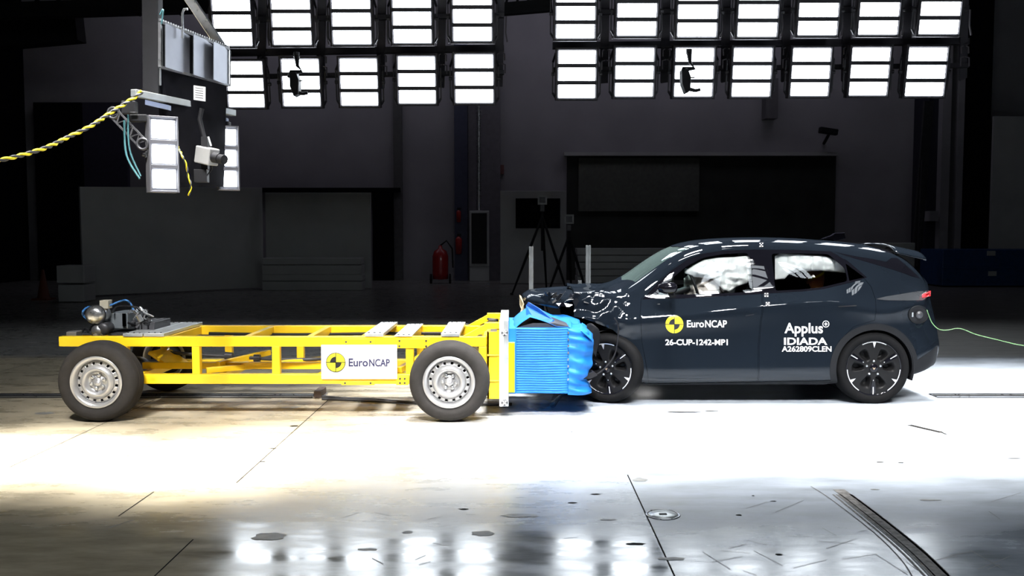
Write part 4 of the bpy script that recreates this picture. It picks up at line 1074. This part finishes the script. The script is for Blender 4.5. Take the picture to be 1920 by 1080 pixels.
RW = lambda: vprism(rw, 1.1, 2.)
# door outlines (small gaps remain between panels)
FD = [(1204,561.5),(1232,534),(1262,508),(1292,489),(1324,477),(1362,471.5),(1415,469.5),(1431,469.5),(1431,552),(1425,600),(1421,650),(1420,715),(1216,719),(1212,690),(1203,640),(1200,590)]
RD = [(1432.4,469.5),(1500,470),(1566,473),(1594,490.5),(1624,520),(1637,538),(1642,560),(1639,600),(1600,612),(1572,640),(1560,675),(1557,712),(1421.6,715),(1422.6,650),(1426.6,600),(1432.4,552)]
FUEL = [(1706+math.cos(a)*0+0, 0) for a in ()]
def door(pix): return nearp(pix)
grow = lambda pix, d: [(x+d*(x-sum(p[0] for p in pix)/len(pix))/100, y+d*(y-sum(p[1] for p in pix)/len(pix))/60) for x, y in pix]
def shrunk(pix, s=1.2):
    # offset outline inwards by s pixels
    n_ = len(pix); A_ = sum(pix[i][0]*pix[(i+1) % n_][1]-pix[(i+1) % n_][0]*pix[i][1] for i in range(n_)); sg_ = 1 if A_ > 0 else -1
    out = []
    for i in range(n_):
        a_, b_, c_ = pix[i-1], pix[i], pix[(i+1) % n_]
        n1 = V((-(b_[1]-a_[1]), b_[0]-a_[0])).normalized(); n2 = V((-(c_[1]-b_[1]), c_[0]-b_[0])).normalized()
        m_ = (n1+n2); m_ = m_/max(.3, m_.length_squared)*2*.5*2 if False else m_.normalized()
        out.append((b_[0]+m_.x*s*sg_, b_[1]+m_.y*s*sg_))
    return out
WELLS = arches
SILLP = [(1040,710.5),(1218,721),(1420,716.5),(1560,713.5),(1566,740),(1040,745)]
body = cut(S_body, arches()+[('DIFFERENCE', both(DLO)), ('DIFFERENCE', both(WEDGE, 8.82)), ('DIFFERENCE', WS()), ('DIFFERENCE', RW()), ('DIFFERENCE', nearp(FD)), ('DIFFERENCE', nearp(RD))], 'body_shell', M_paint, car)
body['label'] = 'dark navy body shell with a buckled front wing'
fd = cut(S_body, [('INTERSECT', nearp(shrunk(FD, .55))), ('DIFFERENCE', both(DLO))], 'front_door', M_paint, car)
rd = cut(S_body, [('INTERSECT', nearp(shrunk(RD, .55))), ('DIFFERENCE', both(DLO)), ('DIFFERENCE', cyl_c(RC.x, rz, arch_r, 8.3, 9.0))], 'rear_door', M_paint, car)
for ya_, yb_ in ((8.0, YC), (YC, 11.0)): cut(S_trim, [('INTERSECT', pz_poly(shrunk(DLO, .3), Yg, ya_, yb_)), ('DIFFERENCE', both(W_front)), ('DIFFERENCE', both(W_rear)), ('DIFFERENCE', both(W_quart))], 'window_surround', M_gloss, car)
for ya_, yb_ in ((8.0, YC), (YC, 11.0)): cut(S_trim, [('INTERSECT', pz_poly(shrunk(WEDGE, .3), 8.82, ya_, yb_)), ('DIFFERENCE', RW())], 'rear_pillar_trim', M_gloss, car)
for nm, w_ in (('front_door_window', W_front), ('rear_door_window', W_rear), ('quarter_window', W_quart)):
    cut(S_glass, [('INTERSECT', pz_poly(grow(w_, 1), Yg, 8.0, YC))], nm, M_glass, car)
    cut(S_glass, [('INTERSECT', pz_poly(grow(w_, 1), Yg, YC, 11.0))], nm, M_glass, car)
cut(S_glass, [('INTERSECT', WS())], 'windscreen', M_wglass, car)
cut(S_glass, [('INTERSECT', RW())], 'rear_window', M_gloss, car)
# wheel arch cladding and sills
cl_ring = cut(S_clad, [('INTERSECT', cyl_c(RC.x, rz, .428, 8.3, 9.0)), ('DIFFERENCE', cyl_c(RC.x, rz, arch_r-.004, 8.2, 9.1))], 'rear_arch_cladding', M_clad, car)
cut(S_clad, [('INTERSECT', nearp(SILLP)), ('DIFFERENCE', cyl_c(RC.x, rz, .428, 8.2, 9.1)), ('DIFFERENCE', pz_poly([(1040,800),(1040,590),(1092,597),(1118,606),(1150,619),(1180,648),(1196,686),(1203,728),(1205,800)], YS, 8.3, 9.15))], 'sill_cladding', M_clad, car)
cut(S_clad, [('INTERSECT', pz_poly([(1700,690),(1740,668),(1775,652),(1775,720),(1690,735)], YS, 8.0, 11.0)), ('DIFFERENCE', cyl_c(RC.x, rz, .428, 8.2, 9.1))], 'rear_bumper_skirt', M_clad, car)
def onsurf(px, py, lift=.002):
    o_ = V((0,0,H)); d_ = (P(px, py, 8.0)-o_).normalized(); loc, nn_, i_, ds = BV.ray_cast(o_, d_)
    if loc is None: return P(px, py, YS)
    return loc-d_*lift
def decal_poly(pix, name, m, lift=.002, parent=None, step=6):
    pts = []
    for i in range(len(pix)):
        a_, b_ = pix[i], pix[(i+1) % len(pix)]; l = math.hypot(b_[0]-a_[0], b_[1]-a_[1]); k_ = max(1, int(l/step))
        for j in range(k_): pts.append(onsurf(a_[0]+(b_[0]-a_[0])*j/k_, a_[1]+(b_[1]-a_[1])*j/k_, lift))
    return MB().add(pts, [tuple(range(len(pts)))]).build(name, m, parent or car, fix=False)
def decal_strip(top, bot, name, m, lift, parent, n_=14, k_=4):
    x0_, x1_ = top[0][0], top[-1][0]; b = MB()
    b.grid(lambda u, v: onsurf(x0_+(x1_-x0_)*u, lerp_tab(top, x0_+(x1_-x0_)*u)*(1-v)+lerp_tab(bot, x0_+(x1_-x0_)*u)*v, lift), n_, k_)
    return b.build(name, m, parent, fix=False)
def decal_text(body_, x0, x1, y0, y1, m, parent, bold=0, name='lettering', lift=.0035):
    uv, f_ = text_mesh(body_, bold)
    return MB().add([onsurf(x0+(x1-x0)*u, y1+(y0-y1)*v, lift) for u, v in uv], f_).build(name, m, parent, fix=False)
roundel(1264.5, 608, 16.8, lambda x, y, l: onsurf(x, y, .003+.0025*l), fd, M_ink, M_inky)
decal_text('Euro', 1288, 1320, 600.5, 613.8, M_inkw, fd, .02); decal_text('NCAP', 1322, 1363, 600.5, 614, M_inkw, fd, .02)
decal_text('26-CUP-1242-MP1', 1247.5, 1364.5, 636, 647.3, M_inkw, fd, .025)
decal_text('Applus', 1471, 1543, 605.5, 631, M_inkw, rd, .02); decal_text('IDIADA', 1470, 1551, 633, 646.5, M_inkw, rd, .025); decal_text('A262809CLEN', 1466, 1559, 649, 659.5, M_inkw, rd, .02)
b = MB(); vs_ = []; fs_ = []
for k in range(32):
    a_ = 2*PI*k/32; vs_ += [onsurf(1548.5+6.4*math.cos(a_), 607.5-6.4*math.sin(a_), .003), onsurf(1548.5+5.2*math.cos(a_), 607.5-5.2*math.sin(a_), .003)]
for k in range(32): fs_.append((2*k, 2*k+1, (2*k+3) % 64, (2*k+2) % 64))
b.add(vs_, fs_)
for w_, h_ in ((3.2, .8), (.8, 3.2)): b.add([onsurf(1548.5+sx*w_, 607.5+sy*h_, .003) for sx, sy in ((-1,-1),(1,-1),(1,1),(-1,1))], [(0,1,2,3)])
b.build('logo_ring', M_inkw, rd, fix=False)
# checker stickers
for cx, cy, pr in ((1437, 553, rd), (1439.5, 570, rd), (1427.5, 459, body)):
    st = decal_poly([(cx-4,cy-4),(cx+4,cy-4),(cx+4,cy+4),(cx-4,cy+4)], 'target_sticker', M_ink, .003, pr)
    b = MB()
    for sx in (-1, 0, 1):
        for sy in (-1, 0, 1):
            if (sx+sy) % 2 == 0: b.add([onsurf(cx+sx*2.4+q*1.05, cy+sy*2.4+w_*1.05, .004) for q, w_ in ((-.8,-.8),(.8,-.8),(.8,.8),(-.8,.8))], [(0,1,2,3)])
    b.build('target_dots', M_inkw, st, fix=False)
# door handles: flush outlines
for pts, pr in (([(1398,591),(1414,588.5),(1414,590.5),(1398,593)], fd), ([(1572,574),(1606,572),(1606,574),(1572,576)], rd)):
    decal_poly(pts, 'door_handle', M_black, .004, pr)
# lamp cluster, fuel recess
tl_ = decal_strip([(1644,560),(1660,556),(1700,549.5),(1722,546),(1742,544.5)], [(1644,561),(1660,563),(1700,563.5),(1733,563),(1742,560)], 'tail_lamp_band', M_lens, .003, car)
decal_strip([(1729,552),(1745,545)], [(1729,558),(1745,555)], 'tail_lamp', M_redl, .007, tl_)
cc_ = [onsurf(1722, 590, .004)]+[onsurf(1722+18*q*math.cos(2*PI*k/28), 590+16*q*math.sin(2*PI*k/28), .004) for q in (.5, 1.) for k in range(28)]
fr = MB().add(cc_, [(0, 1+k, 1+(k+1) % 28) for k in range(28)]+[(1+k, 29+k, 29+(k+1) % 28, 1+(k+1) % 28) for k in range(28)]).build('charge_port_recess', M_black, car, fix=False)
pc = onsurf(1722, 590, .003)
MB().tube([onsurf(1722+18*math.cos(2*PI*k/28), 590+16*math.sin(2*PI*k/28), .006) for k in range(29)], .006, 6).build('port_rim', M_clad, car)
MB().lathe([(0,.0),(.03,.0),(.035,.02),(.03,.03),(0,.03)], pc+V((0,-.0,0)), (0,-1,0), 20).build('charge_port', M_charcoal, car)
MB().tube([onsurf(1711,586,.01), onsurf(1711,594,.01)], .008, 8).build('port_hinge', M_alu, car)
# spoiler
sp = MB(); 
def spo(u, v):
    y = 8.93+(2*YC-2*8.93)*u; k_ = 1-(2*u-1)**2
    a_ = P(1575, 455, YC).x-.02+(.10*(1-k_)); x = P(1640+54*v, 470, YC).x-.03*(1-k_)
    z = lerp_tab(tabP([(1600,454.2),(1625,458.5),(1660,466),(1694,473.5)], YC), x)-.075*(1-k_)**2-.012*(1-k_)+.016
    return V((x, y, z))
sp.grid(spo, 24, 10); so_ = sp.build('roof_spoiler', M_paint, car, solid=.016, fix=False)
# fin antenna with cowl camera
b = MB(); b.prism([P(1541,448,YC), P(1560,441,YC), P(1566,437,YC), P(1584,436,YC), P(1586,447,YC), P(1570,451,YC)], (0,.05,0)); b.build('roof_fin', M_gloss, car, bevel=.006)
# mirror
b = MB(); b.lathe([(0,-.10),(.045,-.085),(.062,-.03),(.064,.02),(.055,.06),(.03,.08),(0,.085)], P(1253,540,8.50), (1,-.25,.05), 24)
mo = b.build('door_mirror', M_gloss, car); 
for v in mo.data.vertices: 
    c0_ = P(1253,540,8.50)-ORG(car); v.co.z = c0_.z+(v.co.z-c0_.z)*.85
MB().beam(P(1258,551,8.54), P(1262,556,8.68), .05, .03).build('mirror_arm', M_black, car)
# crumpled bonnet
def bonnet(u, v):
    y = 8.76+(10.30-8.76)*v
    k_ = 1-abs(2*v-1)**2.2
    xf = P(976, 545, 9.6).x-.0+.24*(1-k_)+(.12 if v < .25 else 0)*(1-v*4); xb_ = P(1150, 540, YC).x+.02+.14*(1-k_)
    x = xf+(xb_-xf)*u
    z = lerp_tab(tabP([(975,560),(978,551),(988,545),(1010,541.5),(1050,538.5),(1090,537.5),(1130,539),(1160,541)], YC), xf*0+P(976,545,9.6).x+(P(1160,540,YC).x-P(976,545,9.6).x)*u)
    z -= .045*(1-k_); q = V((x*3, y*2.6, 0))
    f_ = min(1, (1-u)*1.4); z += f_*(.016*noise.noise(q)+.008*noise.noise(q*2.6))+.010*math.sin(u*PI)*math.sin(v*9)
    return V((x, y, z-.012))
b = MB(); b.grid(bonnet, 48, 40); bo = b.build('bonnet', M_paint, car, solid=.012, fix=False); bo['label'] = 'buckled dark bonnet'
# far front corner and bumper pushed back
def nose(u, v):
    y = 9.0+(10.36-9.0)*u; z = .22+(nz(578)-.22)*v; x = P(985, 600, 9.7).x+.30*(abs(2*(y-8.6)/(10.4-8.6)-1))**3+.05*math.cos(v*3)
    q = V((z*5, y*4, 3)); return V((x+.16*(1-u)+.04*noise.noise(q), y, z-.03*noise.noise(q)))
b = MB(); b.grid(nose, 30, 20); b.grid(lambda u, v: V((nose(1, v).x+u*(nx(1085)-nose(1, v).x), nose(1, v).y+.03*u, nose(1, v).z)), 12, 20); b.build('front_bumper', M_clad, car, solid=.01, fix=False)
# torn black innards between bonnet, barrier and wing
rr = random.Random(11)
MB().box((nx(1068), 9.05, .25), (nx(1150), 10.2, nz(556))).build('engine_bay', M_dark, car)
for k in range(46):
    px = rr.uniform(1022, 1122); lo = lerp_tab([(1022,560),(1060,585),(1090,605),(1122,615)], px); py = rr.uniform(552, max(556, lo)); Yk = rr.uniform(8.68, 9.1)
    p = P(px, py, Yk); n3 = rr.choice((3, 4, 5)); s_ = rr.uniform(.03, .075); e = [V((rr.gauss(0,1), rr.gauss(0,.5), rr.gauss(0,1))).normalized() for _ in range(2)]
    pts = [p+(e[0]*math.cos(2*PI*j/n3)+e[1]*math.sin(2*PI*j/n3))*s_*rr.uniform(.6, 1.3) for j in range(n3)]
    MB().prism(pts, (0, .008, .003)).build('torn_panel', [M_black, M_paint, M_gloss, M_clad][k % 4], car, fix=True)
b = MB(); b.prism([P(974,553,9.3), P(978,556,9.3), P(985,588,9.2), P(981,589,9.2), P(974,570,9.3)], (.0,.03,0)); b.tube([P(975,555,9.3), P(982,570,9.25), P(976,585,9.2), P(988,583,9.2), P(984,590,9.2)], .008, 6)
b.build('broken_bracket', mat('tan_plastic', (.42,.34,.2), .6, var=.2), car)
b = MB(); b.tube(curve_pix([tuple(P(x, y, 8.5)) for x, y in ((1152,596),(1159,612),(1157,645),(1148.5,673),(1122,700),(1089,709))], 24), .007, 8); b.build('loose_hose', M_black, car)
b = MB(); b.grid(lambda u, v: P(1076+u*46+4*math.sin(v*5), 612+v*36+18*u*v+6*math.sin(u*7), 8.56+.05*math.sin(u*5+v*4)), 14, 10); b.build('wing_liner_flap', M_clad, car, solid=.004, fix=False)
b = MB(); b.pprism([(1088,703),(1112,698),(1120,704),(1108,710),(1089,711)], 8.2, .15); b.build('broken_trim', M_black, car)
# inner wheel arches
def liner(cx, cz, r, y0, y1, nm):
    b = MB(); 
    b.grid(lambda u, v: V((cx+r*math.cos(PI*(-.1+1.2*u)), y0+(y1-y0)*v, cz+r*math.sin(PI*(-.1+1.2*u)))), 40, 2)
    b.add([V((cx, y1, cz))]+[V((cx+r*math.cos(PI*(-.1+1.2*k/40)), y1, cz+r*math.sin(PI*(-.1+1.2*k/40)))) for k in range(41)], [(0, k+1, k+2) for k in range(40)])
    b.build(nm, M_black, car, solid=.004, fix=False)
liner(RC.x, rz, arch_r+.01, 8.66, 9.0, 'wheel_liner'); liner(FC.x+.01, FC.z+.01, .36, 8.72, 9.05, 'wheel_liner')
MB().box((nx(1180), 8.75, .17), (nx(1560), 2*YC-8.75, .24)).build('floor_pan', M_black, car)
MB().box((nx(1560), 8.95, .24), (nx(1735), 2*YC-8.95, .36)).build('boot_floor', M_black, car)
# wheels
def car_wheel():
    wh = bpy.data.objects.new('wheel', None); COL.objects.link(wh); wh.parent = car
    tp = [(.262,.018),(.268,.004),(.29,-.006),(.318,-.004),(.336,.012),(.346,.035),(.350,.07),(.350,.17),(.346,.20),(.336,.222),(.318,.235),(.29,.237),(.268,.228),(.262,.21)]
    MB().lathe([(r, a) for r, a in tp], (0,0,0), (0,1,0), 80, closed=True).build('tyre', M_tyre2, wh, origin=(0,0,0))
    MB().lathe([(.264,.008),(.266,.012),(.258,.02),(.252,.03),(.250,.20),(.246,.20),(.246,.035),(.250,.02),(.256,.010)], (0,0,0), (0,1,0), 72, closed=True).build('rim', M_gloss, wh, origin=(0,0,0))
    # dished cover with six pockets
    nn_ = 96; radii = [.0,.03,.06,.09,.12,.15,.18,.21,.235,.252]
    def dep(r, a):
        ph = (math.degrees(a)-90) % 120; ph = min(ph, 120-ph)      # 0 at the blade directions 90,210,330
        d_ = .018+.012*(r/.25)**2*0
        pk = max(0, 1-abs(ph-34)/15)*max(0, 1-abs(r-.145)/.06)     # pockets either side of the spokes
        d_ += .07*min(1, pk*2.2)
        if r < .05: d_ -= .006
        return d_
    vs = []; fs = []
    radii = [i*.252/30 for i in range(31)]
    for r in radii:
        for k in range(nn_*2): a = 2*PI*k/(nn_*2); vs.append(V((r*math.cos(a), dep(r, a), r*math.sin(a))))
    n2 = nn_*2
    for i in range(30):
        for k in range(n2): fs.append((i*n2+k, i*n2+(k+1) % n2, (i+1)*n2+(k+1) % n2, (i+1)*n2+k))
    MB().add(vs, fs, 0, True).build('wheel_cover', mat('wheel_dark_face', (.0045,.0045,.005), .6, .0, coat=.05, spec=.15, var=.1) , wh, origin=(0,0,0), fix=True)
    def arc(r0, r1, a0, a1, y, n_=20):
        v_ = []; f_ = []
        for k in range(n_+1):
            a = math.radians(a0+(a1-a0)*k/n_); v_ += [V((r0*math.cos(a), y, r0*math.sin(a))), V((r1*math.cos(a), y, r1*math.sin(a)))]
        return v_, [(2*k, 2*k+1, 2*k+3, 2*k+2) for k in range(n_)]
    for c_ in (90, 210, 330):
        b = MB(); b.add(*arc(.248, .256, c_-27, c_+27, .009)); a = math.radians(c_); e = V((math.cos(a), 0, math.sin(a))); s_ = V((-e.z, 0, e.x))
        b.add([e*.25+s_*.016+V((0,.009,0)), e*.25-s_*.016+V((0,.009,0)), e*.195+V((0,.012,0))], [(0,1,2)])
        b.build('silver_accent', M_spark, wh, origin=(0,0,0), solid=.003, fix=False)
    for c_ in (30, 150, 270):
        a = math.radians(c_); e = V((math.cos(a), 0, math.sin(a))); s_ = V((-e.z, 0, e.x))
        b = MB(); b.add([e*.25+s_*.005+V((0,.013,0)), e*.25-s_*.005+V((0,.013,0)), e*.11-s_*.003+V((0,.013,0)), e*.11+s_*.003+V((0,.013,0))], [(0,1,2,3)]); b.build('silver_accent', M_spark, wh, origin=(0,0,0), solid=.003, fix=False)
        b = MB(); b.prism([e*.12+s_*.012+V((0,.008,0)), e*.24+s_*.028+V((0,.012,0)), e*.24-s_*.028+V((0,.012,0)), e*.12-s_*.012+V((0,.008,0))], (0,.012,0)); b.build('blade', M_gloss, wh, origin=(0,0,0), bevel=.003)
    MB().lathe([(0,.002),(.036,.002),(.042,.008),(.042,.016)], (0,0,0), (0,1,0), 32).build('hub_cap', M_gloss, wh, origin=(0,0,0))
    b = MB(); b.add([V((0,.001,-.016)), V((-.016,.001,.010)), V((0,.001,.002)), V((.016,.001,.010))], [(0,1,2,3)]); b.build('hub_emblem', mat('bronze', (.45,.32,.22), .4, .5, var=.1), wh, origin=(0,0,0), fix=False)
    for k in range(5):
        a = 2*PI*k/5+PI/2; MB().lathe([(0,.006),(.009,.006),(.011,.016)], V((.068*math.cos(a),0,.068*math.sin(a))), (0,1,0), 10).build('wheel_nut', M_steel, wh, origin=(0,0,0))
    return wh
cw = car_wheel(); cw.location = V((RC.x, 8.655, rz))-ORG(car)
fw = dup(cw, parent=car); fw.location = V((FC.x-.01, 8.66, .335))-ORG(car); fw.scale = (.955, 1, .955); fw.rotation_euler = (math.radians(3), math.radians(-8), math.radians(-24))
for (x_, z_) in ((RC.x, rz), (FC.x, .345)):
    d_ = dup(cw, parent=car); d_.location = V((x_, 2*YC-8.655, z_))-ORG(car); d_.rotation_euler = (0, 0, PI)
MB().cyl((RC.x, 8.9, rz), (RC.x, 10.15, rz), .04, n=16).build('axle', M_black, car)
# ------------------------------------------------------------------ cabin
def seat(xs, y, lbl_):
    b = MB(); z0 = .24
    b.obox((xs, y, z0+.18), (.50,.48,.22)); b.obox((xs+.28, y, z0+.56), (.14,.46,.66), Matrix.Rotation(.28, 3, 'Y')); b.obox((xs+.42, y, z0+.98), (.09,.26,.16), Matrix.Rotation(.28, 3, 'Y'))
    b.build('seat', M_seat, car, bevel=.04, seg=3)
xs1 = P(1360, 500, 9.0).x; xs2 = P(1530, 500, 9.0).x
seat(xs1, 9.10, 0); seat(xs1, 9.92, 0)
b = MB(); b.obox((xs2, YC, .44), (.5,1.2,.2)); b.obox((xs2+.27, YC, .72), (.14,1.2,.62), Matrix.Rotation(.3, 3, 'Y')); b.build('rear_bench', M_seat, car, bevel=.04, seg=3)
b = MB(); b.box((P(1180,550,9.5).x+.05, 8.80, .55), (P(1262,550,9.0).x, 2*YC-8.80, nz(560))); b.build('dashboard', M_seat, car, bevel=.05, seg=3)
b = MB(); c_ = P(1298, 538, 9.05); ax_ = V((1,0,.35)).normalized(); b.lathe([(.18+.014*math.cos(a), .014*math.sin(a)) for a in [2*PI*k/8 for k in range(8)]], c_, ax_, 32, closed=True); b.cyl(c_-ax_*.2, c_, .03); b.build('steering_wheel', M_black, car)
# curtain airbag cushions just inside the side glass
def cushion(top, bot, Y, th, lobes, name, m, amp=.02):
    x0_, x1_ = top[0][0], top[-1][0]
    def f(u, v, s):
        px = x0_+(x1_-x0_)*u; yt = lerp_tab(top, px); yb = lerp_tab(bot, px); py = yt+(yb-yt)*v
        e = (max(0, math.sin(PI*u))**.45)*(max(0, math.sin(PI*v))**.45)
        lob = .45+.55*abs(math.sin(PI*lobes*u))**.7
        wr = amp*noise.noise(V((px*.06, py*.10, Y*3)))+amp*.5*noise.noise(V((px*.16, py*.05, 2)))
        p = P(px, py, Y); return p+V((0, s*(th*e*lob+wr*e*(1 if s < 0 else 0)), 0))
    b = MB(); b.grid(lambda u, v: f(u, v, -1), 64, 32); b.grid(lambda u, v: f(u, v, 1), 64, 32); return b.build(name, m, car)
cushion([(1284,508),(1300,497),(1320,487),(1345,483),(1375,482),(1405,479),(1412,484)], [(1284,512),(1300,519),(1320,521),(1338,524),(1346,534),(1356,548.5),(1366,549),(1378,540),(1400,532),(1409,522),(1412,500)], 8.91, .075, 3.0, 'curtain_airbag', M_airbag, .05)
cushion([(1453,480),(1462,475),(1500,475),(1540,477),(1575,486),(1587,500)], [(1453,524),(1470,524),(1480,514),(1500,509),(1540,508),(1570,510),(1587,512)], 8.93, .07, 6.0, 'curtain_airbag', M_airbag, .02)
cushion([(1282,522),(1300,506),(1325,500),(1345,510),(1356,530)], [(1282,560),(1300,562),(1330,562),(1350,558),(1356,545)], 9.10, .16, 1.0, 'driver_airbag', M_airbag2, .05)
cushion([(1300,540),(1330,528),(1352,535)], [(1300,562),(1330,562),(1352,560)], 9.0, .08, 1.0, 'knee_airbag', M_airbag2, .03)
# dummy in the rear seat (head mostly behind the window edge)
t = thing('crash_test_dummy', 'small tan dummy head with yellow strap seen through the rear door window', 'dummy', (P(1530,560,9.2).x, 9.2, .5))
hd = P(1530, 524, 9.2)
MB().lathe([(0,-.13),(.045,-.12),(.06,-.08),(.078,-.02),(.086,.04),(.075,.09),(.04,.12),(0,.128)], hd, (-.15,0,1), 24).lathe([(.05,0),(.045,-.14)], hd, (0,0,1), 16).lathe([(.0,.02),(.02,.0),(.0,-.03)], hd+V((-.085,0,-.02)), (0,0,1), 8).build('head', M_dummy, t)
MB().lathe([(0,-.45),(.13,-.44),(.15,-.3),(.17,-.12),(.12,-.03),(.05,0)], hd+V((.03,0,-.12)), (0,0,1), 24).build('torso', mat('dummy_shirt', (.25,.16,.05), .7, var=.1), t)
MB().lathe([(.090,.0),(.094,.012),(.090,.024)], hd+V((0,0,.03)), (-.5,0,1), 24).build('head_strap', M_inky, t)
# green lead from the charge port
cb_ = curve_pix([(1738,581,8.62),(1741,590,8.60),(1748,606,8.58),(1760,617,8.56),(1775,619,8.56),(1800,616,8.56),(1830,627,8.56),(1870,637,8.56),(1920,648,8.56),(1990,652,8.56)], 60)
tag(MB().tube([tuple(P(*q_)) for q_ in cb_], .0038, 8).build('signal_cable', M_cableg), 'thin green cable running from the car tail off to the right', 'cable')

# thin dust puff thrown up behind the front wheel
m = bpy.data.materials.new('thin_dust'); m.use_nodes = True; nt = m.node_tree
for n_ in list(nt.nodes):
    if n_.type != 'OUTPUT_MATERIAL': nt.nodes.remove(n_)
out_ = [n_ for n_ in nt.nodes if n_.type == 'OUTPUT_MATERIAL'][0]
vp = nt.nodes.new('ShaderNodeVolumePrincipled'); vp.inputs['Color'].default_value = (.8,.8,.8,1)
tc = nt.nodes.new('ShaderNodeTexCoord'); gr = nt.nodes.new('ShaderNodeTexGradient'); gr.gradient_type = 'QUADRATIC_SPHERE'
nt.links.new(tc.outputs['Object'], gr.inputs[0]); mu = nt.nodes.new('ShaderNodeMath'); mu.operation = 'MULTIPLY'; mu.inputs[1].default_value = 2.2
nt.links.new(gr.outputs['Fac'], mu.inputs[0]); nt.links.new(mu.outputs[0], vp.inputs['Density']); nt.links.new(vp.outputs[0], out_.inputs['Volume'])
b = MB(); b.lathe([(math.sin(PI*k/12), -math.cos(PI*k/12)) for k in range(13)], (0,0,0), (0,0,1), 24)
pu = b.build('dust_puff', m); pu.location = P(1208, 738, 8.55); pu.scale = (.22, .16, .11)
tag(pu, 'faint grey dust puff on the floor just behind the car front wheel', 'dust', kind='stuff')
